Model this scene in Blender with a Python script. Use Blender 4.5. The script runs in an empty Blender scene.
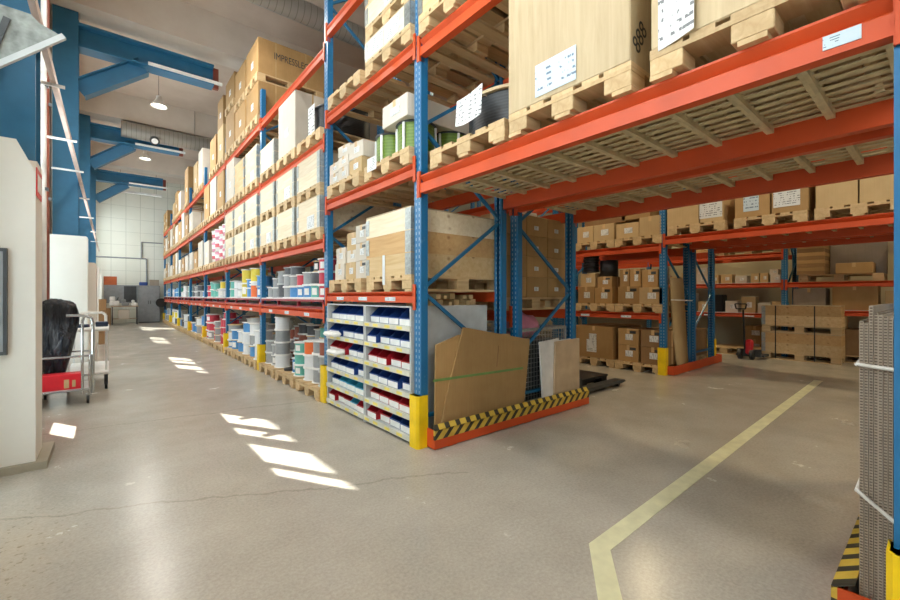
import bpy, bmesh, math, random
from mathutils import Vector, Matrix
random.seed(7)
PI = math.pi
SC = bpy.context.scene
COL = SC.collection

# ------------------------------------------------------------------ materials
def lin(h):
    h = h.lstrip('#')
    o = []
    for i in (0, 2, 4):
        c = int(h[i:i+2], 16) / 255
        o.append(c / 12.92 if c <= .04045 else ((c + .055) / 1.055) ** 2.4)
    return (*o, 1)

class NT:
    """small node helper"""
    def __init__(s, name):
        s.m = bpy.data.materials.new(name); s.m.use_nodes = True
        s.t = s.m.node_tree; s.n = s.t.nodes
        s.b = s.n['Principled BSDF']
    def node(s, typ, **kw):
        n = s.n.new(typ)
        for k, v in kw.items():
            setattr(n, k, v)
        return n
    def link(s, a, b): s.t.links.new(a, b)
    def coord(s, kind='Object', scale=(1, 1, 1)):
        tc = s.node('ShaderNodeTexCoord'); mp = s.node('ShaderNodeMapping')
        mp.inputs['Scale'].default_value = scale
        s.link(tc.outputs[kind], mp.inputs['Vector']); return mp.outputs['Vector']
    def noise(s, vec, scale, detail=4, rough=.55, dist=0):
        n = s.node('ShaderNodeTexNoise')
        n.inputs['Scale'].default_value = scale; n.inputs['Detail'].default_value = detail
        n.inputs['Roughness'].default_value = rough; n.inputs['Distortion'].default_value = dist
        if vec is not None: s.link(vec, n.inputs['Vector'])
        return n.outputs['Fac']
    def ramp(s, fac, stops):
        r = s.node('ShaderNodeValToRGB'); cr = r.color_ramp
        while len(cr.elements) < len(stops): cr.elements.new(.5)
        for e, (p, c) in zip(cr.elements, stops): e.position = p; e.color = c
        s.link(fac, r.inputs['Fac']); return r.outputs['Color']
    def math(s, op, a, b=None, c=None):
        n = s.node('ShaderNodeMath', operation=op)
        for i, v in enumerate((a, b, c)):
            if v is None: continue
            if hasattr(v, 'is_output'): s.link(v, n.inputs[i])
            else: n.inputs[i].default_value = v
        return n.outputs[0]
    def mix(s, fac, a, b, mode='MIX'):
        n = s.node('ShaderNodeMix', data_type='RGBA', blend_type=mode)
        for sock, v in ((n.inputs[0], fac), (n.inputs[6], a), (n.inputs[7], b)):
            if hasattr(v, 'is_output'): s.link(v, sock)
            else: sock.default_value = v
        return n.outputs[2]
    def sep(s, vec):
        n = s.node('ShaderNodeSeparateXYZ'); s.link(vec, n.inputs[0]); return n.outputs
    def rand(s): return s.node('ShaderNodeObjectInfo').outputs['Random']
    def vary(s, col, lo=.85, hi=1.1):
        mr = s.node('ShaderNodeMapRange'); s.link(s.rand(), mr.inputs[0])
        mr.inputs[3].default_value = lo; mr.inputs[4].default_value = hi
        h = s.node('ShaderNodeHueSaturation'); s.link(mr.outputs[0], h.inputs['Value'])
        if hasattr(col, 'is_output'): s.link(col, h.inputs['Color'])
        else: h.inputs['Color'].default_value = col
        return h.outputs['Color']
    def out(s, col=None, rough=.6, metal=0, bump=None, bs=.2, bd=.01, spec=None):
        if col is not None:
            if hasattr(col, 'is_output'): s.link(col, s.b.inputs['Base Color'])
            else: s.b.inputs['Base Color'].default_value = col
        if hasattr(rough, 'is_output'): s.link(rough, s.b.inputs['Roughness'])
        else: s.b.inputs['Roughness'].default_value = rough
        s.b.inputs['Metallic'].default_value = metal
        if spec is not None: s.b.inputs['Specular IOR Level'].default_value = spec
        if bump is not None:
            b = s.node('ShaderNodeBump'); b.inputs['Strength'].default_value = bs; b.inputs['Distance'].default_value = bd
            s.link(bump, b.inputs['Height']); s.link(b.outputs[0], s.b.inputs['Normal'])
        return s.m

M = {}
def plain(key, hexc, rough=.5, metal=0, var=.06, sc=6):
    n = NT(key); v = n.coord(); f = n.noise(v, sc, 3)
    c = lin(hexc)
    d = tuple(max(0, x * (1 - 2*var)) for x in c[:3]) + (1,); l = tuple(min(1, x * (1 + 2*var)) for x in c[:3]) + (1,)
    M[key] = n.out(n.ramp(f, [(.3, d), (.7, l)]), rough, metal)
    return M[key]
def wood(key, a, b, knots=True, axis=0, rough=.7):
    n = NT(key); sc = [14, 14, 14]; sc[axis] = 1.2
    v = n.coord('Object', sc); f = n.noise(v, 1.6, 5, .6, .6)
    col = n.ramp(f, [(.3, lin(a)), (.7, lin(b))])
    if knots:
        vo = n.node('ShaderNodeTexVoronoi'); vo.inputs['Scale'].default_value = 6.5; n.link(n.coord(), vo.inputs['Vector'])
        k = n.ramp(vo.outputs['Distance'], [(.08, (.42, .27, .16, 1)), (.17, (1, 1, 1, 1))])
        sel = n.math('MULTIPLY', n.math('GREATER_THAN', n.sep(vo.outputs['Color'])[0], .45), .75)
        col = n.mix(sel, col, k, 'MULTIPLY')
    M[key] = n.out(n.vary(col, .82, 1.06), rough, bump=f, bs=.15)
    return M[key]
def cardboard(key, a, b, lo=.82, hi=1.08):
    n = NT(key); v = n.coord('Object', (1, 1, 1)); f = n.noise(v, 5, 4)
    g = n.noise(n.coord('Object', (160, 160, 3)), 1, 2)
    col = n.mix(.35, n.ramp(f, [(.25, lin(a)), (.75, lin(b))]), n.ramp(g, [(.3, lin(a)), (.7, lin(b))]))
    M[key] = n.out(n.vary(col, lo, hi), .75, bump=g, bs=.08)
    return M[key]
def post_paint(key, hexc):
    n = NT(key); v = n.coord(); x, y, z = n.sep(v)
    ay = n.math('ABSOLUTE', y)
    band = n.math('LESS_THAN', n.math('ABSOLUTE', n.math('SUBTRACT', ay, .022)), .005)
    fz = n.math('FRACT', n.math('DIVIDE', z, .05))
    hole = n.math('MULTIPLY', band, n.math('LESS_THAN', fz, .5))
    ge = n.node('ShaderNodeNewGeometry'); nx = n.sep(ge.outputs['Normal'])[0]
    hole = n.math('MULTIPLY', hole, n.math('GREATER_THAN', n.math('ABSOLUTE', nx), .6))
    f = n.noise(v, 9, 5, .7); scr = n.ramp(f, [(.62, (0, 0, 0, 1)), (.7, (1, 1, 1, 1))])
    base = n.mix(n.math('MULTIPLY', scr, .25), lin(hexc), lin('#7fa9c4'))
    M[key] = n.out(n.mix(n.math('MULTIPLY', hole, .6), base, lin('#b9c6cf')), .38)  # pale hole colour paints in light passing through the perforations
    return M[key]
def hazard(key, slant=1.0, period=.14):
    n = NT(key); x, y, z = n.sep(n.coord())
    t = n.math('FRACT', n.math('DIVIDE', n.math('ADD', n.math('ADD', x, n.math('MULTIPLY', y, .0)), n.math('MULTIPLY', z, slant)), period))
    s = n.math('LESS_THAN', t, .42)
    d = n.noise(n.coord(), 14, 4)
    s = n.mix(s, n.ramp(d, [(.3, lin('#c29e34')), (.7, lin('#d4b64c'))]), lin('#3a362b'))
    M[key] = n.out(s, .55); return M[key]
def paper(key, base='#dcdedd', ink='#55585c', lines=34.0):
    n = NT(key); g = n.coord('Generated'); x, y, z = n.sep(g)
    fz = n.math('FRACT', n.math('MULTIPLY', z, lines/4))
    row = n.math('LESS_THAN', fz, .38)
    br = n.noise(n.coord('Object', (30, 30, 8)), 1.3, 2)
    ink_m = n.math('MULTIPLY', row, n.math('GREATER_THAN', br, .52))
    ink_m = n.math('MULTIPLY', ink_m, n.math('LESS_THAN', n.math('ABSOLUTE', n.math('SUBTRACT', z, .5)), .38))
    M[key] = n.out(n.mix(n.math('MULTIPLY', ink_m, .85), lin(base), lin(ink)), .6); return M[key]
def wound(key, a, b, pitch=.012):
    n = NT(key); x, y, z = n.sep(n.coord())
    w = n.math('ABSOLUTE', n.math('SUBTRACT', n.math('FRACT', n.math('DIVIDE', z, pitch)), .5))
    f = n.noise(n.coord(), 12, 3)
    c = n.mix(n.math('MULTIPLY', w, 1.4), lin(a), lin(b))
    M[key] = n.out(n.mix(.25, c, n.ramp(f, [(.3, lin(a)), (.7, lin(b))])), .42, bump=w, bs=.5, bd=.004); return M[key]

def floor_mat():
    n = NT('concrete_floor'); v = n.coord()
    big = n.noise(v, .35, 5, .6); mid = n.noise(v, 2.2, 6, .65); fine = n.noise(v, 60, 3, .7)
    c = n.ramp(big, [(.3, lin('#a5a096')), (.7, lin('#b8b3a9'))])
    c = n.mix(.45, c, n.ramp(mid, [(.3, lin('#98938a')), (.72, lin('#c0bbb2'))]))
    c = n.mix(.22, c, n.ramp(fine, [(.35, lin('#7c7262')), (.65, lin('#c8bfae'))]))
    # rust coloured worn patch and pitting by the casing at the left
    x, y, z = n.sep(v)
    dx = n.math('SUBTRACT', x, -.55); dy = n.math('SUBTRACT', y, 2.9)
    d = n.math('SQRT', n.math('ADD', n.math('MULTIPLY', n.math('MULTIPLY', dx, dx), 3), n.math('MULTIPLY', dy, dy)))
    near = n.ramp(d, [(.25, (1, 1, 1, 1)), (1.0, (0, 0, 0, 1))])
    pit = n.ramp(n.noise(v, 32, 2, .5), [(.62, (0, 0, 0, 1)), (.66, (1, 1, 1, 1))])
    c = n.mix(n.math('MULTIPLY', near, n.math('MULTIPLY', pit, .6)), c, lin('#5f543f'))
    c = n.mix(n.math('MULTIPLY', near, n.math('MULTIPLY', mid, .45)), c, lin('#b08a4e'))
    # wandering hairline cracks
    for (px, py, sl, off) in ((0, 5.25, -.16, 0), (0, 3.2, -.5, 5), (2.5, -.6, -.2, 9)):
        w = n.noise(n.coord('Object', (1, 1, 1)), 1.4, 6, .7)
        e = n.math('ADD', n.math('SUBTRACT', y, py), n.math('MULTIPLY', x, -sl))
        e = n.math('ADD', e, n.math('MULTIPLY', n.math('SUBTRACT', w, .5), .35))
        ln = n.ramp(n.math('ABSOLUTE', e), [(.004, (1, 1, 1, 1)), (.016, (0, 0, 0, 1))])
        rg = n.math('LESS_THAN', x, 2.0)
        c = n.mix(n.math('MULTIPLY', n.math('MULTIPLY', ln, rg), .35), c, lin('#6b6356'))
    rough = n.math('ADD', n.math('MULTIPLY', mid, .2), .14)
    M['floor'] = n.out(c, rough, bump=fine, bs=.06, bd=.003, spec=.5)
floor_mat()

def wall_mat(key, a, b, rough=.7):
    n = NT(key); v = n.coord(); f = n.noise(v, 1.2, 6, .6); g = n.noise(v, 40, 2)
    M[key] = n.out(n.ramp(f, [(.3, lin(a)), (.7, lin(b))]), rough, bump=g, bs=.05); return M[key]
wall_mat('wall_white', '#d9d7cc', '#e6e4da')
wall_mat('wall_right', '#b5aa8c', '#c0b596')
wall_mat('plaster', '#ddd9cf', '#e8e5dc')
wall_mat('ceil', '#bdab9b', '#cdbdae')
wall_mat('concrete', '#c2b6a9', '#d2c8bc')
wall_mat('kerb', '#8f8775', '#a89f8c')
def panel_wall():
    n = NT('wall_panels'); v = n.coord(); x, y, z = n.sep(v)
    def seam(c, p, w): return n.math('LESS_THAN', n.math('FRACT', n.math('DIVIDE', c, p)), w)
    s = n.math('MAXIMUM', seam(x, .55, .03), seam(z, .62, .02))
    f = n.noise(v, .8, 4)
    c = n.mix(s, n.ramp(f, [(.3, lin('#d6d8cb')), (.7, lin('#e0e1d6'))]), lin('#b4b7ab'))
    M['wall_panels'] = n.out(c, .6)
panel_wall()
post_paint('blue_post', '#1a6898')
plain('blue', '#1c6893', .4); plain('steel_blue', '#2a6b90', .45, var=.04)
plain('orange', '#c84b1b', .5, var=.05, sc=3); plain('rail_red', '#8a1c28', .4)
plain('yellow', '#f0c90a', .42); plain('galv', '#a9adaa', .42, .7, .12, 30); plain('galv_old', '#8b908c', .6, .2, .2, 14); plain('strip_cream', '#cfcdc0', .5); plain('chrome', '#c9cccd', .22, .9)
plain('deck_steel', '#c4b48e', .5, .1, .1, 12)
plain('dark_steel', '#4a4d4f', .5, .5); plain('black', '#17181a', .45); plain('black_soft', '#1d2024', .35)
plain('white_metal', '#e4e5e2', .4); plain('shelf_grey', '#bfc3c4', .45); plain('white_plastic', '#efefec', .4)
plain('grey_plastic', '#8d9194', .5); plain('bin_blue', '#24468c', .35); plain('bin_red', '#b3202c', .35); plain('bin_cyan', '#3fa9c9', .35)
plain('red', '#d2212f', .4); plain('pink', '#d98fa6', .5); plain('dark_blue', '#1d2f4a', .4); plain('rust', '#7a3a2a', .6)
plain('rope', '#d8d5cf', .7); plain('green_strap', '#6f8f4e', .5); plain('board_orange', '#b0582c', .6); plain('locker', '#8b8f92', .45)
plain('tape', '#c9a878', .3); plain('white_panel', '#d9d6d2', .55); plain('beige_panel', '#b39c80', .65); plain('paint_line', '#d6d3ae', .55, var=.06, sc=9)
plain('plank', '#b89a6a', .7); plain('wrap', '#d8dde0', .2); plain('pale_red', '#c94f5a', .45)
plain('label_yellow', '#e6d46a', .5); plain('pipe_pink', '#c9b3a8', .5); plain('pipe_red', '#7c4030', .5)
cardboard('cardboard', '#a27e4e', '#b89462'); cardboard('cardboard_dark', '#856440', '#9a7850'); cardboard('cardboard_pale', '#b99c6e', '#cbaf82')
cardboard('corrugated', '#8b7f70', '#a0958a'); cardboard('carton_white', '#c6bdae', '#d6cdbf')
wood('pallet', '#bf9f72', '#d6ba8e'); wood('pine', '#cdab78', '#e0c597'); wood('pine_y', '#cdab78', '#e0c597', axis=1); wood('ply', '#b9a37f', '#cbb793', axis=2); wood('pale_wood', '#dccbaa', '#efe2c8', axis=1)
wood('orange_wood', '#c59b66', '#d6b07c', axis=1)
hazard('hazard', -1.0, .12); hazard('hazard_flat', 0, .12)
paper('paper'); paper('paper_blue', '#c3d3dc', '#50647e', 22); paper('beam_label', '#cfdce4', '#3a4a66', 10)
wound('wire_black', '#0f1012', '#34363a', .022); wound('wire_green', '#56741a', '#7f9a34', .03); wound('wire_grey', '#84878a', '#b4b7b8')
wound('wire_orange', '#d9571a', '#f08240'); wound('wire_red', '#b81f33', '#e0566a'); wound('wire_blue', '#2f74b8', '#6ab0e4'); wound('wire_dark', '#3a3c42', '#66696f'); wound('wire_white', '#d4d8da', '#f3f4f4'); wound('wire_yellow', '#c9b21c', '#e6d552'); wound('wire_teal', '#4aa79a', '#86d0c2'); wound('wire_brown', '#80402e', '#a86048')
def corr_edge():
    n = NT('corr_edge'); x, y, z = n.sep(n.coord())
    w = n.math('LESS_THAN', n.math('FRACT', n.math('DIVIDE', z, .011)), .5)
    w = n.math('MULTIPLY', w, n.math('LESS_THAN', n.math('ABSOLUTE', y), .0038))
    M['corr_edge'] = n.out(n.mix(w, lin('#a39585'), lin('#5a4c40')), .8)
corr_edge()
def emit(key, hexc, st):
    n = NT(key); n.b.inputs['Base Color'].default_value = lin(hexc)
    n.b.inputs['Emission Color'].default_value = lin(hexc); n.b.inputs['Emission Strength'].default_value = st
    M[key] = n.m
emit('lamp_glow', '#fff2dc', 14)
def glass():
    n = NT('glass'); t = n.node('ShaderNodeBsdfTransparent'); t.inputs[0].default_value = (.96, .98, .98, 1)
    g = n.node('ShaderNodeBsdfGlossy'); g.inputs['Roughness'].default_value = .05
    mx = n.node('ShaderNodeMixShader'); mx.inputs[0].default_value = .06
    n.link(t.outputs[0], mx.inputs[1]); n.link(g.outputs[0], mx.inputs[2])
    n.link(mx.outputs[0], n.n['Material Output'].inputs[0]); M['glass'] = n.m
glass()
def frosted():
    n = NT('frosted'); t = n.node('ShaderNodeBsdfTranslucent'); t.inputs[0].default_value = (.38, .41, .42, 1)
    g = n.node('ShaderNodeBsdfGlossy'); g.inputs['Roughness'].default_value = .3
    mx = n.node('ShaderNodeMixShader'); mx.inputs[0].default_value = .06
    n.link(t.outputs[0], mx.inputs[1]); n.link(g.outputs[0], mx.inputs[2])
    n.link(mx.outputs[0], n.n['Material Output'].inputs[0]); M['frosted'] = n.m
frosted()
def bag():
    n = NT('black_bag'); v = n.coord(); w = n.noise(n.coord('Object', (5, 5, 1.6)), 2.2, 5, .6, 1.2)
    M['black_bag'] = n.out(n.ramp(w, [(.3, lin('#0e1218')), (.7, lin('#1c2530'))]), .22, bump=w, bs=.9, bd=.06)
bag()
def duct_mat():
    n = NT('duct'); x, y, z = n.sep(n.coord())
    s = n.math('FRACT', n.math('DIVIDE', x, .11)); e = n.math('LESS_THAN', s, .12)
    M['duct'] = n.out(n.mix(e, lin('#a3a29d'), lin('#878680')), .32, .6, bump=s, bs=.2)
duct_mat()

# ------------------------------------------------------------------ mesh builder
class MB:
    def __init__(s): s.v = []; s.f = []; s.mi = []; s.sm = []
    def add(s, vs, fs, m=0, smooth=False):
        o = len(s.v); s.v += [tuple(v) for v in vs]
        for f in fs: s.f.append([i + o for i in f]); s.mi.append(m); s.sm.append(smooth)
        return s
    def box(s, x0, x1, y0, y1, z0, z1, m=0, mat=None):
        vs = [Vector((x, y, z)) for z in (z0, z1) for x, y in ((x0, y0), (x1, y0), (x1, y1), (x0, y1))]
        if mat is not None: vs = [mat @ v for v in vs]
        return s.add(vs, [(3, 2, 1, 0), (4, 5, 6, 7), (0, 1, 5, 4), (1, 2, 6, 5), (2, 3, 7, 6), (3, 0, 4, 7)], m)
    def cbox(s, x0, x1, y0, y1, z0, z1, c=.004, m=0, mat=None):      # box with chamfered edges
        bm = bmesh.new(); bmesh.ops.create_cube(bm, size=1)
        for v in bm.verts: v.co = Vector((x0 + (v.co.x + .5) * (x1-x0), y0 + (v.co.y + .5) * (y1-y0), z0 + (v.co.z + .5) * (z1-z0)))
        bmesh.ops.bevel(bm, geom=bm.edges[:], offset=c, segments=1, affect='EDGES')
        bm.verts.index_update()
        vs = [v.co.copy() for v in bm.verts]
        if mat is not None: vs = [mat @ v for v in vs]
        s.add(vs, [[v.index for v in f.verts] for f in bm.faces], m); bm.free(); return s
    def tube(s, p0, p1, r, n=10, m=0, r2=None, caps=True, smooth=True):
        p0, p1 = Vector(p0), Vector(p1); d = (p1-p0).normalized(); r2 = r if r2 is None else r2
        a = d.orthogonal().normalized(); b = d.cross(a)
        vs = []
        for p, rr in ((p0, r), (p1, r2)):
            for i in range(n):
                t = 2*PI*i/n; vs.append(p + a*(math.cos(t)*rr) + b*(math.sin(t)*rr))
        s.add(vs, [(i, (i+1) % n, n+(i+1) % n, n+i) for i in range(n)], m, smooth)
        if caps: s.add(vs, [tuple(range(n-1, -1, -1)), tuple(range(n, 2*n))], m)
        return s
    def path(s, pts, r, n=8, m=0):
        for a, b in zip(pts[:-1], pts[1:]): s.tube(a, b, r, n, m)
        return s
    def bar(s, p0, p1, w, h, m=0, up=(0, 0, 1)):
        p0, p1 = Vector(p0), Vector(p1); d = (p1-p0).normalized(); up = Vector(up)
        x = d.cross(up).normalized(); z = x.cross(d)
        vs = [p + x*a*w/2 + z*b*h/2 for p in (p0, p1) for a, b in ((-1, -1), (1, -1), (1, 1), (-1, 1))]
        return s.add(vs, [(3, 2, 1, 0), (4, 5, 6, 7), (0, 1, 5, 4), (1, 2, 6, 5), (2, 3, 7, 6), (3, 0, 4, 7)], m)
    def prism_y(s, prof, y0, y1, m=0):       # prof = [(x,z)]
        n = len(prof); vs = [(x, y0, z) for x, z in prof] + [(x, y1, z) for x, z in prof]
        return s.add(vs, [(i, (i+1) % n, n+(i+1) % n, n+i) for i in range(n)] + [tuple(range(n-1, -1, -1)), tuple(range(n, 2*n))], m)
    def prism_x(s, prof, x0, x1, m=0):       # prof = [(y,z)]
        n = len(prof); vs = [(x0, y, z) for y, z in prof] + [(x1, y, z) for y, z in prof]
        return s.add(vs, [(i, (i+1) % n, n+(i+1) % n, n+i) for i in range(n)] + [tuple(range(n-1, -1, -1)), tuple(range(n, 2*n))], m)
    def lathe(s, prof, c=(0, 0, 0), n=20, m=0, smooth=True):
        vs = []; k = len(prof)
        for i in range(n):
            t = 2*PI*i/n
            for r, z in prof: vs.append((c[0]+r*math.cos(t), c[1]+r*math.sin(t), c[2]+z))
        return s.add(vs, [(i*k+j, ((i+1) % n)*k+j, ((i+1) % n)*k+j+1, i*k+j+1) for i in range(n) for j in range(k-1)], m, smooth)
    def mesh(s, name, mats):
        me = bpy.data.meshes.new(name); me.from_pydata(s.v, [], s.f)
        for m in (mats if isinstance(mats, (list, tuple)) else [mats]): me.materials.append(M[m])
        me.polygons.foreach_set('material_index', s.mi); me.polygons.foreach_set('use_smooth', s.sm)
        bm = bmesh.new(); bm.from_mesh(me); bmesh.ops.recalc_face_normals(bm, faces=bm.faces[:]); bm.to_mesh(me); bm.free()
        me.update(); return me
    def build(s, name, mats, parent=None, loc=(0, 0, 0), rz=0):
        return link(name, s.mesh(name, mats), parent, loc, rz)

def link(name, data, parent=None, loc=(0, 0, 0), rz=0):
    o = bpy.data.objects.new(name, data); COL.objects.link(o)
    o.parent = parent; o.location = loc; o.rotation_euler = (0, 0, rz); return o
LABELS = {}
def tag(o, label, cat, group=None):
    n = len(label.split())
    if not 4 <= n <= 16: print('LABEL LENGTH', n, label)
    if label in LABELS and not group: print('DUPLICATE', label)
    LABELS[label] = LABELS.get(label, 0) + 1
    o['label'] = label; o['category'] = cat
    if group: o['group'] = group
    return o
def empty(name, loc, label, cat, group=None, rz=0):
    o = link(name, None, None, loc, rz); o.empty_display_size = .1
    return tag(o, label, cat, group)
def struct(o): o['kind'] = 'structure'; return o
def copy_tree(o, parent=None, loc=None, rz=None):
    c = o.copy(); COL.objects.link(c); c.parent = parent
    if loc is not None: c.location = loc
    if rz is not None: c.rotation_euler = (0, 0, rz)
    for ch in o.children: copy_tree(ch, c)
    return c

# ------------------------------------------------------------------ the setting
YB = 25.0          # far wall
XL = -.80          # inner face of the window wall
XR = 12.2          # right wall
ZC = 7.0           # ceiling
YF = -9.0          # open end lies behind the camera
struct(MB().box(XL-.3, XR+.3, YF, YB+.3, -.2, 0).build('floor', 'floor'))
cm = MB().box(XL-.3, XR+.3, YF, YB+.3, ZC, ZC+.25)
struct(cm.build('ceiling', 'ceil'))
COLS = [-6.4, -1.0, 4.4, 9.72, 15.1, 20.5]
for i, yc in enumerate(COLS):
    struct(MB().box(XL, XR, yc-.28, yc+.28, 6.28, ZC).build('trim_%d' % (i+1), 'concrete'))
# window wall: openings (y0,y1,z0,z1) with frames and panes
OPEN = []
for yc in COLS:
    b = yc
    # four clear lights per bay, the two narrow ones of unequal width as in the sun patches, then one low light
    for (a0, a1) in ((1.59, 1.86), (1.91, 2.50), (2.74, 3.15), (3.18, 3.74)):
        OPEN.append((b+a0, b+a1, 2.40, 5.0))
    OPEN.append((b+3.85, b+4.95, .15, 5.0))
    OPEN.append((b+1.52, b+2.06, .50, .84))
OPEN = [o for o in OPEN if o[1] < YB]
def wall_with_holes(x0, x1, y0, y1, z0, z1, holes):
    mb = MB()
    ys = sorted({y0, y1, *[h[0] for h in holes], *[h[1] for h in holes]}); zs = sorted({z0, z1, *[h[2] for h in holes], *[h[3] for h in holes]})
    for a, b in zip(ys[:-1], ys[1:]):
        run = None
        for c, d in zip(zs[:-1], zs[1:]):
            mid = ((a+b)/2, (c+d)/2)
            if any(h[0] < mid[0] < h[1] and h[2] < mid[1] < h[3] for h in holes):
                if run: mb.box(x0, x1, a, b, *run); run = None
            else: run = (run[0], d) if run else (c, d)
        if run: mb.box(x0, x1, a, b, *run)
    return mb
struct(wall_with_holes(XL-.06, XL, YF, YB, 0, ZC, OPEN).build('wall_left', 'wall_white'))
for i, (y0, y1, z0, z1) in enumerate(OPEN):
    f = MB(); t = .014; xa, xb = XL-.045, XL-.015
    f.box(xa, xb, y0, y0+t, z0, z1).box(xa, xb, y1-t, y1, z0, z1).box(xa, xb, y0+t, y1-t, z0, z0+t).box(xa, xb, y0+t, y1-t, z1-t, z1)
    w = struct(f.build('window_%d' % (i+1), 'white_metal'))
    MB().box(XL-.033, XL-.028, y0+t, y1-t, z0+t, z1-t).build('pane', 'frosted' if z0 < .3 else 'glass', w)
struct(MB().box(XL-.3, XR+.3, YB, YB+.25, 0, ZC).build('wall_back', 'wall_panels'))
struct(MB().box(XL-.3, XR+.3, YF-.25, YF, 0, ZC).build('wall_front', 'wall_white'))
struct(MB().box(XR, XR+.25, YF, YB, 0, ZC).build('wall_right', 'wall_right'))
# unseen slab added outside the windows to limit the sun on the floor
tag(MB().box(XL-1.58, XL-.06, YF, YB+.3, 5.05, 5.2).build('sun_blocking_slab', 'concrete'), 'unseen grey concrete slab added above the left windows to limit the sun', 'sun blocker')

# painted line on the floor
def floor_strip(pts, w):
    mb = MB(); n = len(pts); L = []; R = []
    for i, p in enumerate(pts):
        p = Vector((*p, 0)); d = Vector((0, 0, 0))
        ds = []
        if i: ds.append((p - Vector((*pts[i-1], 0))).normalized())
        if i < n-1: ds.append((Vector((*pts[i+1], 0)) - p).normalized())
        d = sum(ds, Vector()).normalized(); nrm = Vector((-d.y, d.x, 0)); k = w/2 / max(.4, nrm.dot(Vector((-ds[0].y, ds[0].x, 0))))
        L.append(p + nrm*k); R.append(p - nrm*k)
    vs = [(*v.xy, .0) for v in L+R] + [(*v.xy, .002) for v in L+R]
    fs = []
    for i in range(n-1):
        fs += [(2*n+i, 2*n+i+1, 3*n+i+1, 3*n+i), (i, i+1, 2*n+i+1, 2*n+i), (n+i, n+i+1, 3*n+i+1, 3*n+i)]
    return mb.add(vs, fs)
tag(floor_strip([(1.0, .42), (1.62, .9), (1.92, 1.125), (8.26, 1.225)], .1).build('floor_marking', 'paint_line'), 'pale yellow painted line running across the concrete floor through the passage', 'floor marking')

# ------------------------------------------------------------------ left side: columns, casings, pipes
ORD = ['nearest', 'second', 'third', 'fourth']
for i, yc in enumerate(COLS):
    if yc < 4: continue
    k = [4.4, 9.72, 15.1, 20.5].index(yc); nm = ORD[k]
    c = empty('steel_column', (-.6, yc, 0), '%s blue steel column with knee-braced roof beam on the window side' % nm, 'column')
    z0 = 0
    mb = MB().box(-.17, .16, 0, .02, z0, 6.27).box(-.17, .16, .28, .30, z0, 6.27).box(-.015, .005, .02, .28, z0, 6.27)
    mb.build('shaft', 'steel_blue', c)
    e = 2.42 if k < 1 else (2.26, 2.24, 2.26)[k-1]
    g = MB().box(.16, e, .0, .30, 6.06, 6.10).box(.16, e, .0, .30, 5.68, 5.72).box(.16, e, .14, .16, 5.72, 6.06)
    g.build('roof_beam', 'steel_blue', c)
    MB().box(e, e+.1, .10, .20, 5.66, 6.08).build('end_plate', 'rust', c)
    b = MB()
    d0, d1 = Vector((.16, .15, 4.96)), Vector((1.08, .15, 5.70))
    for off in (-.14, .14):
        nrm = Vector((-(d1-d0).z, 0, (d1-d0).x)).normalized()
        b.bar(d0+nrm*off, d1+nrm*off, .24, .018, up=nrm)
    b.bar(d0, d1, .018, .27, up=Vector((-(d1-d0).z, 0, (d1-d0).x)))
    b.build('knee_brace', 'steel_blue', c)
    MB().box(1.15, e+.15, -.02, 0.02, 5.70, 5.76).build('light_strip', 'white_metal', c)
# plastered casings round the column feet
def casing(x1, y0, y1, h, label, taper=False):
    c = empty('column_casing', (-.6, y0, 0), label, 'column casing')
    mb = MB(); X0 = XL+.6
    prof = [(X0, .0), (x1+.6, .0), (x1+.6, h-.22 if taper else h-.02), (x1+.5 if taper else x1+.58, h), (X0, h)]
    mb.prism_y(prof, 0, y1-y0); mb.build('shell', 'plaster', c)
    return c
c1 = casing(-.43, 4.3, 4.39, 2.42, 'large white plastered casing with red sign round the nearest blue column', True)
MB().box(XL+.6, .235, -.04, .5, 0, .055).build('plinth', 'kerb', c1)
MB().box(XL+.6, .17, .09, .38, .0, 2.3).build('rear_shell', 'plaster', c1)
p = MB().box(XL+.6, .03, -.05, 0, .86, 1.62); pf = p.build('control_panel', 'dark_steel', c1)
MB().box(XL+.6, .012, -.054, -.05, .885, 1.595).build('screen', 'grey_plastic', pf)
s = MB().box(.17, .176, .02, .30, 2.03, 2.24).build('red_sign', 'red', c1); s['label'] = 'red sign with white centre'
MB().box(.176, .178, .06, .26, 2.07, 2.2).build('sign_face', 'white_plastic', s)
casing(-.20, 9.45, 10.5, 1.86, 'low white plastered casing round the second blue column')
casing(-.30, 9.2, 9.45, 2.28, 'tall white casing in front of the second blue column')
casing(-.26, 14.8, 15.7, 2.1, 'white plastered casing round the third blue column')
casing(-.26, 20.2, 21.0, 2.1, 'white plastered casing round the fourth blue column')
# cable rail along the window side, with brackets
r = empty('cable_rail', (-.42, 3.0, 3.3), 'pinkish cable rail running high along the blue columns at the left', 'rail')
MB().box(-.02, .02, 0, 21.5, 0, .075).build('rail', 'pipe_pink', r)
for yb in (2.4, 4.2, 5.9, 8.3, 11, 14, 17):
    MB().box(-.30, .08, yb, yb+.025, -.025, 0).build('bracket', 'white_metal', r)
for (x, y, r_, m, nm) in ((-.70, 7.9, .05, 'pipe_red', 'dark red'), (-.66, 7.2, .04, 'white_metal', 'white')):
    p = empty('riser_pipe', (x, y, 0), '%s vertical pipe against the window wall beside the nearest column' % nm, 'pipe')
    MB().tube((0, 0, 0), (0, 0, 6.9), r_, 12).build('pipe', m, p)
    MB().box(-.14, r_+.02, -.03, .03, 2.6, 2.64).box(-.14, r_+.02, -.03, .03, 3.9, 3.94).build('clip', 'dark_steel', p)
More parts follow.
